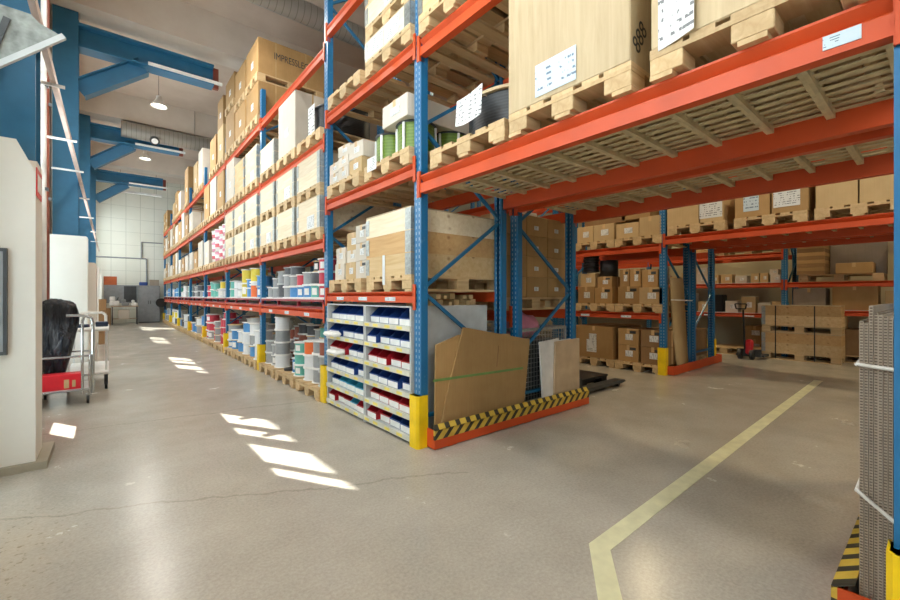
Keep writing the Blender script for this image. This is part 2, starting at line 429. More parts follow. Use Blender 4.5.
# galvanised chute hung at the top left
ch = empty('metal_hood', (-.5, 3.6, 2.55), 'galvanised sheet metal hood hanging at upper left before the blue column', 'hood')
h = MB()
pts = [(-.55, .49), (.12, .47), (.16, .43), (.26, .39), (-.3, -.17), (-.55, -.02)]
vs = [(x, 0, z) for x, z in pts] + [(x-.01, .06, z) for x, z in pts]
n_ = len(pts)
h.add(vs, [tuple(range(n_)), tuple(range(2*n_-1, n_-1, -1))] + [(i, n_+i, n_+(i+1) % n_, (i+1) % n_) for i in range(n_)])
h.build('sheet', 'galv_old', ch)
MB().bar((.27, -.014, .385), (-.31, -.014, -.19), .03, .03).build('rim', 'shelf_grey', ch)
MB().bar((.02, -.01, .40), (-.05, -.01, .12), .012, .03).build('stay', 'dark_steel', ch)
MB().box(-.12, -.02, -.015, 0, .41, .45).build('catch', 'dark_steel', ch)
MB().tube((-.2, .03, .46), (-.2, .03, 4.45), .02).build('hanger', 'dark_steel', ch)

# ducts
for (y, z, rr, lab) in ((7.1, 6.2, .18, 'wide spiral ventilation duct under the ceiling nearest the camera'), (14.8, 6.0, .22, 'far spiral ventilation duct crossing below the ceiling')):
    d = empty('ventilation_duct', (0, y, z), lab, 'duct')
    MB().tube((.22 if y > 9 else -.6, 0, 0), (11, 0, 0), rr, 24).build('duct_pipe', 'duct', d)
    if y > 9:
        MB().tube((.98, -.22, -.24), (.98, -.08, -.16), .12, 16).build('outlet', 'dark_steel', d)
        MB().tube((.98, -.235, -.25), (.98, -.225, -.243), .08, 16).build('outlet_grille', 'white_plastic', d)
    for x in (2, 5, 8): MB().bar((x, 0, rr), (x, 0, 7-z), .02, .004, up=(1, 0, 0)).build('hanger', 'dark_steel', d)

# pendant lamps
def lamp(x, y, z, label, watts, color=(1, .95, .87)):
    l = empty('pendant_lamp', (x, y, z), label, 'lamp')
    MB().lathe([(.05, .26), (.055, .20), (.08, .15), (.15, .05), (.18, 0), (.174, 0), (.145, .04), (.07, .14), (.03, .15)], n=24).build('shade', 'white_metal', l)
    MB().lathe([(0, .02), (.10, .02), (.145, .038), (.09, .10), (0, .12)], n=20).build('bulb', 'lamp_glow', l)
    MB().tube((0, 0, .26), (0, 0, 7-z), .005, 6).build('cable', 'dark_steel', l)
    li = bpy.data.lights.new('lamp_light', 'AREA'); li.shape = 'DISK'; li.size = .45; li.energy = watts; li.color = color
    lo = bpy.data.objects.new('lamp_light', li); COL.objects.link(lo); lo.location = (x, y, z-.03)
    return l
AISLE_W, SIDE_W = 95, 105
lamp(.92, 12.5, 6.0, 'bell-shaped pendant lamp over the aisle, the nearer of two in view', AISLE_W)
lamp(.91, 17.6, 6.0, 'bell-shaped pendant lamp over the aisle, the farther of two in view', AISLE_W)
lamp(.92, 7.2, 6.0, 'bell-shaped pendant lamp over the aisle before the second column', AISLE_W)
lamp(.92, 1.9, 6.0, 'bell-shaped pendant lamp over the near floor and passage mouth', AISLE_W)
lamp(.92, -3.4, 6.0, 'bell-shaped pendant lamp over the floor behind the camera', AISLE_W)
WARM = (1, .82, .50)
for (x, y, w) in ((5.55, -1.0, 1), (5.55, 4.5, 1), (9.95, -1.0, 1), (9.95, 4.5, 1)):
    lamp(x, y, 5.6, 'bell-shaped pendant lamp above the %s cross aisle, %s end' % ('middle' if x < 8 else 'right', 'near' if y < 0 else 'far'), SIDE_W*w, WARM)

# ------------------------------------------------------------------ pallet racking
POSTM = {}
def post_mesh(h):
    if h not in POSTM:
        mb = MB()   # open omega section: web facing the aisle, two flanges, two lips
        mb.box(-.04, -.034, -.05, .05, 0, h).box(-.034, .03, -.05, -.044, 0, h).box(-.034, .03, .044, .05, 0, h)
        mb.box(.024, .03, -.044, -.02, 0, h).box(.024, .03, .02, .044, 0, h).box(-.06, .06, -.065, .065, 0, .008)
        POSTM[h] = mb.mesh('post', 'blue_post')
    return POSTM[h]
BEAMM = {}
def beam_mesh(L, h):
    k = (round(L, 3), h)
    if k not in BEAMM:
        t = h*.56
        prof = [(0, 0), (.06, 0), (.06, h), (0, h), (0, h-.010), (.046, t+.004), (.046, t), (.005, t), (0, t-.006)]
        BEAMM[k] = MB().prism_y(prof, 0, L).mesh('beam', 'orange')
    return BEAMM[k]
CONN = MB().box(-.004, .003, .012, .048, -.03, .19).box(-.004, .05, .046, .05, -.03, .19).mesh('beam_connector', 'orange')
def add_beam(rack, x, y0, y1, top, h, flip=False, lab=0):
    """x = plane of the beam face; flip: face looks to +X"""
    o = link('beam', beam_mesh(y1-y0, h), rack, (x, y1 if flip else y0, top-h), PI if flip else 0)
    L = y1-y0
    link('beam_connector', CONN, o, (-.003, -.05, h/2-.08)); link('beam_connector', CONN, o, (-.003, L+.05, h/2-.08), 0).scale = (1, -1, 1)
    for i in range(lab):
        yy = L*(i+.7)/(lab+.4)
        lo = MB().box(-.002, 0, yy-.09, yy+.09, h*.14, h*.50).build('beam_label', 'beam_label', o)
    return o
def add_frame(rack, x0, x1, y, h, first_low=True, foot=None, brace=True):
    link('front_post', post_mesh(h), rack, (x0+.04, y, 0)); link('rear_post', post_mesh(h), rack, (x1-.04, y, 0), PI)
    if brace:
        mb = MB(); z = .65; a = first_low
        xa, xb = x0+.06, x1-.06
        mb.bar((xa, y, .25), (xb, y, .25), .03, .03)
        while z + .7 < h:
            mb.bar((xb if a else xa, y, z), (xa if a else xb, y, z+.66), .024, .03); z += .7; a = not a
        mb.build('bracing', 'blue', rack)
    if foot:
        xf = x0 if foot < 0 else x1
        s = -1 if foot < 0 else 1
        mb = MB(); w = .075; hgt = .44
        pr = [(-.066, .03), (-.05, .05), (.05, .05), (.066, .03), (.066, -.06), (.058, -.06), (.058, .026), (.046, .042), (-.046, .042), (-.058, .026), (-.058, -.06), (-.066, -.06)]
        vs = [(-q if s > 0 else q, 0, 0) for q, _ in pr]
        n = len(pr)
        vs = [(s*b, a, z) for z in (0, hgt) for a, b in pr]
        mb.add(vs, [(i, (i+1) % n, n+(i+1) % n, n+i) for i in range(n)])
        for zz in (0, n):   # cap as quads between outer and inner lines
            for i in range(5): mb.add([vs[zz+i], vs[zz+i+1], vs[zz+10-i], vs[zz+11-i]], [(0, 1, 2, 3)])
        g = mb.build('foot_guard', 'yellow', rack, (xf, y, 0)); return g
DECKM = {}
def deck(rack, x0, x1, y0, y1, top, n):
    w = (y1-y0)/n; dx = x1-x0
    k = (round(w, 3), round(dx, 3))
    if k not in DECKM:
        mb = MB(); x = .01
        while x < dx-.03:
            mb.box(x, x+.046, .015, w-.015, -.016, -.012); x += .090
        mb.box(0, dx, .0, .018, -.045, 0).box(0, dx, w-.018, w, -.045, 0)
        DECKM[k] = mb.mesh('deck_panel', 'deck_steel')
    for i in range(n): link('deck_panel', DECKM[k], rack, (x0, y0+i*w, top))

def rack(label, x0, x1, frames, bays, face=-1, deck_bays=(), foot=True, tall=()):
    """frames = y list; bays = list of (i, [(top, h)...]) between frames i and i+1; face -1: front towards -X"""
    r = empty('pallet_rack', (x0, frames[0], 0), label, 'pallet rack')
    ox, oy = x0, frames[0]
    for i, y in enumerate(frames):
        add_frame(r, 0, x1-x0, y-oy, 5.75 if i in tall else 4.87, (i % 2 == 0) != bool(tall), (face if foot else None))
    for i, lv in bays:
        ya, yb = frames[i]+.05-oy, frames[i+1]-.05-oy
        for j, (top, h) in enumerate(lv):
            add_beam(r, -.012, ya, yb, top, h, False, 3 if (face < 0 and top < 1.4 and i > 0) else 0)
            add_beam(r, x1-x0+.012, ya, yb, top, h, True, 0)
    for i, top, n in deck_bays:
        deck(r, .05, x1-x0-.05, frames[i]+.07-oy, frames[i+1]-.07-oy, top, n)
    return r
AX0, AX1 = 2.01, 3.06
FA = [.06, 2.86, 4.79] + [4.79+2.8*i for i in range(1, 8)]
LV = [(1.12, .12), (1.98, .11), (3.20, .11), (4.31, .11)]
RA = rack('long blue and orange pallet rack lining the left aisle', AX0, AX1, FA,
     [(0, [(2.29, .145), (3.43, .135)]), (1, [(1.32, .1), (2.42, .11), (3.46, .11), (4.51, .11)])] + [(i, LV) for i in range(2, 9)],
     -1, [(0, 2.285, 10)], True, (0, 1, 2))
MB().box(1.994, 1.997, .185, .285, 2.17, 2.22).build('beam_label', 'paper_blue', RA, (-AX0, -FA[0], 0))
# slotted dark red rail on the lower spool shelf
for i in range(2, 9):
    ya, yb = FA[i]+.05-FA[0], FA[i+1]-.05-FA[0]
    mb = MB().box(-.015, .03, ya, yb, 1.12, 1.145).box(-.015, .03, ya, yb, 1.205, 1.235)
    for k in range(4): yy = ya+(yb-ya-.04)*k/3; mb.box(-.01, .03, yy, yy+.04, 1.14, 1.215)
    mb.build('shelf_rail', 'rail_red', RA)
    MB().box(.0, 1.04, ya, yb, 1.235, 1.25).box(.05, 1.0, ya, yb, 1.125, 1.14).build('shelf_board', 'white_panel', RA)
BX0, BX1 = 3.23, 4.27
RB = rack('blue and orange pallet rack standing back to back behind the aisle rack', BX0, BX1, [.06, 2.86, 5.66, 8.46], [(0, [(2.29, .145), (3.43, .135)])] + [(i, [(1.12, .11), (2.29, .12), (3.43, .12)]) for i in (1, 2)], 1, [(0, 2.285, 10)])
CX0, CX1 = 6.9, 7.92
RC = rack('pallet rack facing the middle cross aisle with orange end barrier', CX0, CX1, [.12, 2.93, 5.73, 8.53], [(0, [(2.24, .13), (3.4, .12)])] + [(i, [(1.0, .11), (2.14, .12), (3.4, .12)]) for i in (1, 2)], -1, [(0, 2.235, 10)])
DX0, DX1 = 8.1, 9.12
RD = rack('pallet rack behind the middle one, second from the right wall', DX0, DX1, [.12, 2.93, 5.73, 8.53], [(0, [(2.24, .13), (3.4, .12)])] + [(i, [(2.14, .12), (3.4, .12)]) for i in (1, 2)], 1, [(0, 2.235, 10)])
EX0, EX1 = 10.8, 11.82
RE = rack('far pallet rack against the right wall with small boxes', EX0, EX1, [-3.46, -.66, 2.14, 4.94, 7.74], [(0, [(1.0, .1), (1.56, .1)]), (1, [(1.0, .1), (1.56, .1), (2.9, .1)]), (2, [(.90, .09), (1.56, .09), (2.2, .1)]), (3, [(.90, .09), (1.56, .09), (2.2, .1)])], -1, [], False)
for (ya, yb) in ((2.21-(-3.46), 4.87+3.46), (5.01+3.46, 7.67+3.46)):
    for z in (.90, 1.56):
        MB().box(.04, .98, ya, yb, z-.002, z+.012).build('shelf_board', 'shelf_grey', RE)
for ya, yb in ((-.59+3.46, 2.07+3.46),): MB().box(.04, .98, ya, yb, 1.0, 1.012).build('shelf_board', 'shelf_grey', RE)

# end barriers on the floor
def barrier(x0, x1, y, face, label, striped, top=.015):
    b = empty('rack_end_barrier', (x0, y, 0), label, 'barrier')
    L = x1-x0; s = face
    def bx(mb, xa, xb, d0, d1, za, zb, m=0): ya, yb = sorted((s*d0, s*d1)); return mb.box(xa, xb, ya, yb, za, zb, m)
    mb = MB(); bx(mb, 0, L, 0, .012, .01, .15 if not striped else .085)
    for xa in (0, L-.012): bx(mb, xa, xa+.012, -.14, 0, .01, .15 if not striped else .085)
    for xa in (.15, L/2, L-.25): bx(mb, xa, xa+.1, -.07, 0, 0, .012)
    mb.build('kick_plate', 'orange', b)
    if striped:
        mb = MB(); bx(mb, 0, L, -.006, .012, .085, .165); mb.build('hazard_strip', 'hazard', b)
        for xa in (0, L-.012): q = MB(); bx(q, xa, xa+.012, -.14, -.006, .085, .165); q.build('side_strip', 'orange', b)
        mb = MB(); vs = [(0, s*.012, .165), (L, s*.012, .165), (L, -s*top, .205), (0, -s*top, .205)]
        vs += [(x, y2, z-.008) for x, y2, z in vs]
        mb.add(vs, [(0, 1, 2, 3), (7, 6, 5, 4), (0, 4, 5, 1), (1, 5, 6, 2), (2, 6, 7, 3), (3, 7, 4, 0)]); mb.build('top_strip', 'hazard_flat', b)
    return b
barrier(2.06, 4.36, 2.70, -1, 'orange floor barrier with black and yellow hazard strip before the leaning cardboard', True)
barrier(2.14, 4.36, .27, 1, 'hazard-striped floor barrier at the right edge beside the corrugated sheets', True, .055)
barrier(6.93, 9.14, 2.78, -1, 'plain orange floor barrier at the foot of the middle rack', False)

# ------------------------------------------------------------------ goods: prototypes
def pallet_bm(mb, parts=None):
    pass
DECKB = MB()
for y0, y1 in ((-.4, -.255), (-.2275, -.1275), (-.0725, .0725), (.1275, .2275), (.255, .4)): DECKB.box(-.6, .6, y0, y1, .122, .144)
PD = DECKB.mesh('top_deck', 'pallet')
CB = MB().box(-.0725, .0725, -.4, .4, .1, .122).mesh('cross_board', 'pallet')
BK = MB().cbox(-.0725, .0725, -.0725, .0725, .022, .1, .004).mesh('block', 'pallet')
RN = MB().box(-.6, .6, -.05, .05, 0, .022).mesh('runner', 'pallet')
SP = MB()
for y0, y1 in ((-.4, -.255), (-.2275, -.1275), (-.0725, .0725), (.1275, .2275), (.255, .4)): SP.box(-.6, .6, y0, y1, .122, .144)
for x in (-.5275, 0, .5275):
    SP.box(x-.0725, x+.0725, -.4, .4, .1, .122)
    for y in (-.3275, 0, .3275): SP.box(x-.0725, x+.0725, y-.0725, y+.0725, .022, .1)
for y in (-.35, 0, .35): SP.box(-.6, .6, y-.05, y+.05, 0, .022)
SPM = SP.mesh('wood_pallet', 'pallet')
def pallet(x, y, z, label, group=None, near=False, rz=0):
    """centre of the pallet, long side along X"""
    if not near:
        return tag(link('wood_pallet', SPM, None, (x, y, z), rz), label, 'pallet', group)
    p = empty('wood_pallet', (x, y, z), label, 'pallet', group, rz)
    link('top_deck', PD, p)
    for xx in (-.5275, 0, .5275):
        link('cross_board', CB, p, (xx, 0, 0))
        for yy in (-.3275, 0, .3275): link('block', BK, p, (xx, yy, 0))
    for yy in (-.35, 0, .35): link('runner', RN, p, (0, yy, 0))
    return p
PH = .144
CART = {}
def carton(x, y, z, dx, dy, h, label, group=None, mat='cardboard', lab=None, tape=True, rz=0, marks=False, near=False, ls=1.0):
    """centre of the base; lab = list of faces ('x','y') carrying a paper label, on the -X / -Y side"""
    k = (round(dx, 2), round(dy, 2), round(h, 2), mat)
    if k not in CART:
        CART[k] = MB().cbox(-dx/2, dx/2, -dy/2, dy/2, 0, h, .005).mesh('carton', mat)
    o = tag(link('carton', CART[k], None, (x, y, z), rz), label, 'box', group)
    if tape:
        kt = k+('t',)
        if kt not in CART:
            mb = MB(); t = .024
            mb.box(-dx/2-.0012, dx/2+.0012, -t, t, h, h+.0012).box(-dx/2-.0012, -dx/2, -t, t, h-.08, h).box(dx/2, dx/2+.0012, -t, t, h-.08, h)
            if dx > dy*.0: mb.box(-t, t, -dy/2-.0012, -dy/2, h*.0+.002, h-.002) if marks else None
            CART[kt] = mb.mesh('packing_tape', 'tape')
        link('packing_tape', CART[kt], o)
    for f in (lab or ()):
        kl = k+(f, ls)
        if kl not in CART:
            mb = MB()
            w, hh = min(.15, (dy if f == 'x' else dx)*.36), min(.12, h*.36)
            w *= ls; hh *= ls
            if f == 'x': mb.box(-dx/2-.003, -dx/2, -w/2-.02, w/2-.02, h*.32, h*.32+hh)
            else: mb.box(-w/2-.02, w/2-.02, -dy/2-.003, -dy/2, h*.32, h*.32+hh)
            CART[kl] = mb.mesh('paper_label', 'paper')
        link('paper_label', CART[kl], o)
    if marks:
        km = k+('m',)
        if km not in CART:
            mb = MB(); y0 = -dy*.38
            mb.box(-dx/2-.0015, -dx/2, y0, y0+dy*.3, h*.72, h*.88)
            CART[km] = mb.mesh('print_mark', 'dark_steel')
        link('print_mark', CART[km], o)
    return o
COLM = MB()
for (a, b, c, d) in ((-.6, .6, -.4, -.38), (-.6, .6, .38, .4), (-.6, -.58, -.38, .38), (.58, .6, -.38, .38)): COLM.box(a, b, c, d, 0, .195)
COLW = {m: COLM.mesh('collar', m) for m in ('pine_y', 'pale_wood', 'orange_wood')}
HNG = MB()
HNG.box(-.604, -.6, -.404, -.31, .004, .191).box(-.604, -.54, -.404, -.4, .004, .191)
for z in (.05, .1, .145): HNG.box(-.607, -.604, -.38, -.36, z-.008, z+.008).box(-.58, -.56, -.407, -.404, z-.008, z+.008)
HNGM = HNG.mesh('corner_hinge', 'galv')
HNG2 = MB(); HNG2.box(-.604, -.6, .34, .404, .02, .175).box(-.604, -.54, .4, .404, .02, .175)
HNGM2 = HNG2.mesh('corner_hinge', 'galv')
LIDM = MB().box(-.6, .6, -.4, .4, 0, .012).mesh('lid', 'ply')
CCM = {}
def crate(x, y, z, n, label, group=None, mats=('pale_wood',), near=True, rz=0, lid=True, papers=0):
    """n wooden collars stacked on a pallet; corners hinged in steel"""
    if not near:
        k = (n, mats[0])
        if k not in CCM:
            mb = MB()
            for i in range(n):
                for (a, b, c, d) in ((-.6, .6, -.4, -.38), (-.6, .6, .38, .4), (-.6, -.58, -.38, .38), (.58, .6, -.38, .38)): mb.box(a, b, c, d, .196*i, .196*i+.194)
            CCM[k] = mb.mesh('wooden_crate', mats[0])
            hb = MB()
            for i in range(n):
                q = .196*i
                hb.box(-.604, -.6, -.404, -.34, q+.02, q+.175).box(-.604, -.54, -.404, -.4, q+.02, q+.175).box(-.604, -.6, .34, .404, q+.02, q+.175)
            CCM[k, 'h'] = hb.mesh('corner_hinge', 'galv')
        o = tag(link('wooden_crate', CCM[k], None, (x, y, z), rz), label, 'crate', group)
        link('corner_hinge', CCM[k, 'h'], o)
        if lid: link('lid', LIDM, o, (0, 0, .196*n-.002))
    else:
        o = empty('wooden_crate', (x, y, z), label, 'crate', group, rz)
        for i in range(n):
            c = link('collar', COLW[mats[i % len(mats)]], o, (0, 0, .196*i))
            link('corner_hinge', HNGM, c); link('corner_hinge', HNGM2, c)
        if lid: link('lid', LIDM, o, (0, 0, .196*n-.002))
    for i in range(papers):
        w = .30 if i else .24
        MB().box(-.604, -.6015, -.1+.3*i-w/2, -.1+.3*i+w/2, .015, .18).build('paper_sheet', 'paper', o, (0, 0, 0))
    return o
SPM_ = {}
def spool(x, y, z, r, h, wire, flange, label, group, near=True, lab=False):
    k = (round(r, 3), round(h, 3), wire, flange, near)
    t = .014
    if k not in SPM_:
        core = MB().lathe([(r*.86, t), (r*.86, h-t)], n=20)
        fl = MB().lathe([(0, 0), (r*.98, 0), (r, .003), (r, t-.003), (r*.98, t), (0, t)], n=20)
        if near:
            SPM_[k] = (core.mesh('winding', wire), fl.mesh('flange', flange), MB().lathe([(r*.87, h*.3), (r*.87, h*.7)], n=20).mesh('wrap', 'paper_blue'))
        else:
            core.v and fl.v
            n0 = len(core.v); core.add(fl.v, [list(f) for f in fl.f], 1, True); core.add([(a, b, c+h-t) for a, b, c in fl.v], [list(f) for f in fl.f], 1, True)
            SPM_[k] = (core.mesh('cable_spool', [wire, flange]),)
    if near:
        o = empty('cable_spool', (x, y, z), label, 'cable spool', group)
        link('winding', SPM_[k][0], o); link('flange', SPM_[k][1], o); link('flange', SPM_[k][1], o, (0, 0, h-t))
        if lab:
            q = MB(); n = 6
            a0 = PI*1.05
            vs = [(r*.875*math.cos(a0+.14*i), r*.875*math.sin(a0+.14*i), zz) for zz in (h*.25, h*.75) for i in range(n)]
            q.add(vs, [(i, i+1, n+i+1, n+i) for i in range(n-1)], 0, True).build('spool_label', 'white_plastic', o)
    else:
        o = tag(link('cable_spool', SPM_[k][0], None, (x, y, z), random.random()*6), label, 'cable spool', group)
    return o
def sheet(w, h, mat, edge=None):      # paper sheet hanging: local y width, z height
    return MB()

# ------------------------------------------------------------------ goods: aisle rack, passage bay
POS = ['nearest', 'middle', 'farthest']
ON = ['first', 'second', 'third', 'fourth', 'fifth', 'sixth', 'seventh', 'eighth', 'ninth', 'tenth', 'eleventh', 'twelfth']
BAY = {0: 'passage bay', 1: 'corner bay', **{i: '%s aisle bay' % ON[i-1] for i in range(2, 10)}}
LVN = {0: 'floor level', 1: 'first beam level', 2: 'second beam level', 3: 'third beam level', 4: 'top beam level'}
PX = 2.56
def ply_crate(x, y, z, dx, dy, h, label):
    c = empty('plywood_crate', (x, y, z), label, 'crate')
    MB().cbox(-dx/2, dx/2, -dy/2, dy/2, 0, h, .006).build('crate_body', 'ply', c)
    MB().box(-dx/2-.004, dx/2+.004, -dy/2-.004, dy/2+.004, h-.018, h+.012).build('lid', 'ply', c)
    return c
def paper_at(parent, dx, y0, y1, z0, z1, mat='paper', tilt=0, curl=0, name='paper_sheet'):
    n = 8; vs = []
    for j in (0, 1):
        for i in range(n+1):
            u = i/n; y = y0+(y1-y0)*u; zz = (z0, z1)[j]+tilt*u
            xx = -dx/2-.004-curl*(u*u)*(1.2-j*.4)
            vs.append((xx, y, zz))
    m = n+1
    vs += [(a-.0008, b, c) for a, b, c in vs]
    fs = [(i, i+1, m+i+1, m+i) for i in range(n)] + [(2*m+i+1, 2*m+i, 3*m+i, 3*m+i+1) for i in range(n)]
    return MB().add(vs, fs, 0, True).build(name, mat, parent)
def text_mesh(body, size, mat, parent, loc, rot, name='printed_text', sx=1):
    cu = bpy.data.curves.new(name, 'FONT'); cu.body = body; cu.size = size; cu.extrude = .0004; cu.align_x = 'CENTER'; cu.align_y = 'CENTER'
    tmp = bpy.data.objects.new('tmp', cu); COL.objects.link(tmp)
    dg = bpy.context.evaluated_depsgraph_get(); me = bpy.data.meshes.new_from_object(tmp.evaluated_get(dg))
    bpy.data.objects.remove(tmp); me.materials.clear(); me.materials.append(M[mat])
    o = link(name, me, parent, loc); o.rotation_euler = rot; o.scale = (sx, 1, 1); return o
Z1 = 2.29
pallet(PX, 2.22, Z1, 'wooden pallet carrying the black cable reel above the passage', near=True)
pallet(PX, 1.38, Z1, 'wooden pallet under the plywood crate with pale blue label', near=True)
pallet(PX, .49, Z1, 'wooden pallet under the plywood crate nearest the camera, top right', near=True)
# black cable reel
rl = empty('cable_reel', (2.52, 2.18, Z1+PH), 'large black cable reel with plywood flanges on the passage bay pallet', 'cable reel')
MB().lathe([(.40, .022), (.40, .32)], n=40).build('cable', 'wire_black', rl)
for z in (0, .32): MB().lathe([(0, z), (.43, z), (.43, z+.022), (0, z+.022)], n=40, smooth=False).build('flange', 'ply', rl)
sh = MB(); n = 8; vs = []
for j in (0, 1):
    for i in range(n+1):
        u = i/n; vs.append((1.945-.02*math.sin(u*PI)+.015*j, 2.29-.27*u, (2.52-.03*math.sin(u*PI)+.005*u) if j == 0 else (2.71-.02*math.sin(u*PI)+.03*u*u)))
m_ = n+1
vs += [(a-.001, b, c) for a, b, c in vs]
sh.add(vs, [(i, i+1, m_+i+1, m_+i) for i in range(n)] + [(2*m_+i+1, 2*m_+i, 3*m_+i, 3*m_+i+1) for i in range(n)], 0, True)
o = sh.mesh('paper_sheet', 'paper')
for v in o.vertices: v.co -= rl.location
link('paper_sheet', o, rl)
MB().bar((1.95-2.52, 2.10-2.18, .275), (-.40, -.04, .31), .006, .006).build('paper_tie', 'rope', rl)
MB().box(-.48, -.38, -.05, .05, 0, .022).build('flange_batten', 'pine', rl)
# plywood crates
k1 = ply_crate(PX, 1.385, Z1+PH, 1.2, .80, .82, 'large pale plywood crate with pale blue label above the passage')
paper_at(k1, 1.2, .18, -.10, .03, .22, 'paper_blue', 0, 0, 'shipping_label')
text_mesh('888', .12, 'black', k1, (-.50, -.4015, .15), (PI/2, -1.0, 0), 'stencil_mark', 1.0)
k2 = ply_crate(PX, .49, Z1+PH, 1.2, .79, .82, 'large pale plywood crate nearest the camera with loose white sheet')
paper_at(k2, 1.2, .36, .20, -.02, .32, 'paper', .02, .02)
paper_at(k2, 1.2, .05, -.02, .40, .50, 'paper', 0, 0, 'small_label')
# next level up: pallets with crates seen from below
Z2 = 3.43
for i, (y, nm) in enumerate(((2.38, 'left'), (1.52, 'middle'), (.62, 'right'))):
    pallet(PX, y, Z2, '%s wooden pallet seen from below on the passage bay upper beams' % nm, near=True)
    crate(PX, y, Z2+PH, 3, '%s wooden crate high above the passage on the upper beams' % nm, mats=('pine_y',))

# ------------------------------------------------------------------ goods: corner bay
# bin shelves
def bin_mesh(w, d, h):
    mb = MB(); t = .004
    prof = [(0, 0), (d, 0), (d, h), (d*.30, h), (.0, h*.45)]
    for y in (-w/2, w/2-t): mb.prism_y(prof, y, y+t)
    mb.box(0, d, -w/2+t, w/2-t, 0, t).box(d-t, d, -w/2+t, w/2-t, 0, h).box(0, t, -w/2+t, w/2-t, 0, h*.45)
    mb.box(-.006, .0, -w/2, w/2, h*.40, h*.47)
    return mb
BINS = {}
def pick_bin(x, y, z, w, mat, label, lab=True, fill=None):
    k = (round(w, 3), mat)
    if k not in BINS: BINS[k] = bin_mesh(w, .30, .15).mesh('picking_bin', mat)
    o = tag(link('picking_bin', BINS[k], None, (x, y, z)), label, 'bin', 'open picking bins in the corner shelves')
    if lab:
        kl = ('l', round(w, 3))
        if kl not in BINS: BINS[kl] = MB().box(-.003, 0, -w*.46, w*.46, .004, .062).mesh('bin_label', 'white_plastic')
        link('bin_label', BINS[kl], o)
    return o
SHELF_Z = [.065, .25, .435, .625, .82, 1.015]
def bin_shelf(y0, y1, label):
    s = empty('bin_shelf', (1.99, y0, 0), label, 'shelf')
    L = y1-y0; D = .92; H = 1.19
    for y in (0, L-.018): MB().box(0, D, y, y+.018, 0, H).build('side_panel', 'shelf_grey', s)
    MB().box(D-.01, D, .018, L-.018, .05, H).build('back_panel', 'shelf_grey', s)
    for z in SHELF_Z:
        b = MB().box(.0, D-.01, .018, L-.018, z-.014, z).build('shelf_board', 'shelf_grey', s)
        MB().box(-.012, 0, .004, L-.004, z-.04, z+.004).build('label_strip', 'strip_cream', b)
        q = MB()
        for yy in (.12, .33, .55, .72): q.box(-.0135, -.012, yy, yy+.09, z-.032, z-.006)
        q.build('strip_card', 'label_yellow', b)
    MB().box(0, D, 0.018, L-.018, H-.012, H).build('top_panel', 'shelf_grey', s)
    return s
bin_shelf(2.935, 3.765, 'grey shelf of picking bins beside the corner post')
bin_shelf(3.775, 4.705, 'grey shelf of picking bins farther from the corner post')
COLN = {'bin_blue': 'dark blue', 'bin_red': 'red', 'bin_cyan': 'light blue'}
NEARL = [('bin_red', 'bin_red', 'bin_blue', 'bin_blue'), ('bin_red',)*4, ('bin_blue',)*4, ('bin_red',)*4, ('bin_blue',)*4, ('bin_blue',)*4]
FARL = [('bin_red', 'bin_red', 'bin_red', 'bin_cyan', 'bin_red'), ('bin_blue', 'bin_cyan', 'bin_cyan', 'bin_cyan'), ('bin_blue',)*4, ('bin_red', 'bin_red', 'bin_blue', 'bin_blue'), ('bin_blue',)*3, ('bin_blue',)*4]
for side, rows, y0, y1 in (('near', NEARL, 2.955, 3.745), ('far', FARL, 3.795, 4.685)):
    for r_, row in enumerate(rows):
        nb = len(row); w = (y1-y0)/nb
        for i, mt in enumerate(row):                     # listed from far (left in view) to near
            y = y1 - w*(i+.5)
            pick_bin(2.005+.012*((i*7+r_*3) % 4), y, SHELF_Z[r_], w-.02, mt, '%s picking bin, %s from left, %s shelf from below, %s bin shelf' % (COLN[mt], ON[i], ON[r_], side))
for (y, z, r_, nm) in ((4.45, 4, 0, 'white folded bag on the top but one far bin shelf'), (4.36, 3, 1, 'crumpled white paper bag on the far bin shelf above red bins')):
    mb = MB(); mb.cbox(-.02, .1, -.13, .13, 0, .05, .02); q = SHELF_Z[z]
    tag(mb.build('paper_bag', 'white_plastic', None, (1.99-.09, y, q+.004)), nm, 'bag')
# timber offcuts on top of the bin shelves
random.seed(3)
for i in range(13):
    L = random.uniform(.16, .42); s = random.uniform(.04, .075); a = random.uniform(-.5, .5)
    x = 2.18+i*.055; y = 2.99+random.random()*.08
    z = 1.19 + (0 if i % 2 == 0 else .062)
    mb = MB().box(-s/2, s/2, 0, L, 0, s*.8)
    o = mb.build('timber_offcut', 'pine_y', None, (x, y, z if i % 2 == 0 else 1.19+.06), a*.3 if i % 2 == 0 else a*.5)
    tag(o, 'short timber offcut lying in the heap on top of the near bin shelf', 'timber', 'timber offcuts on the bin shelf')
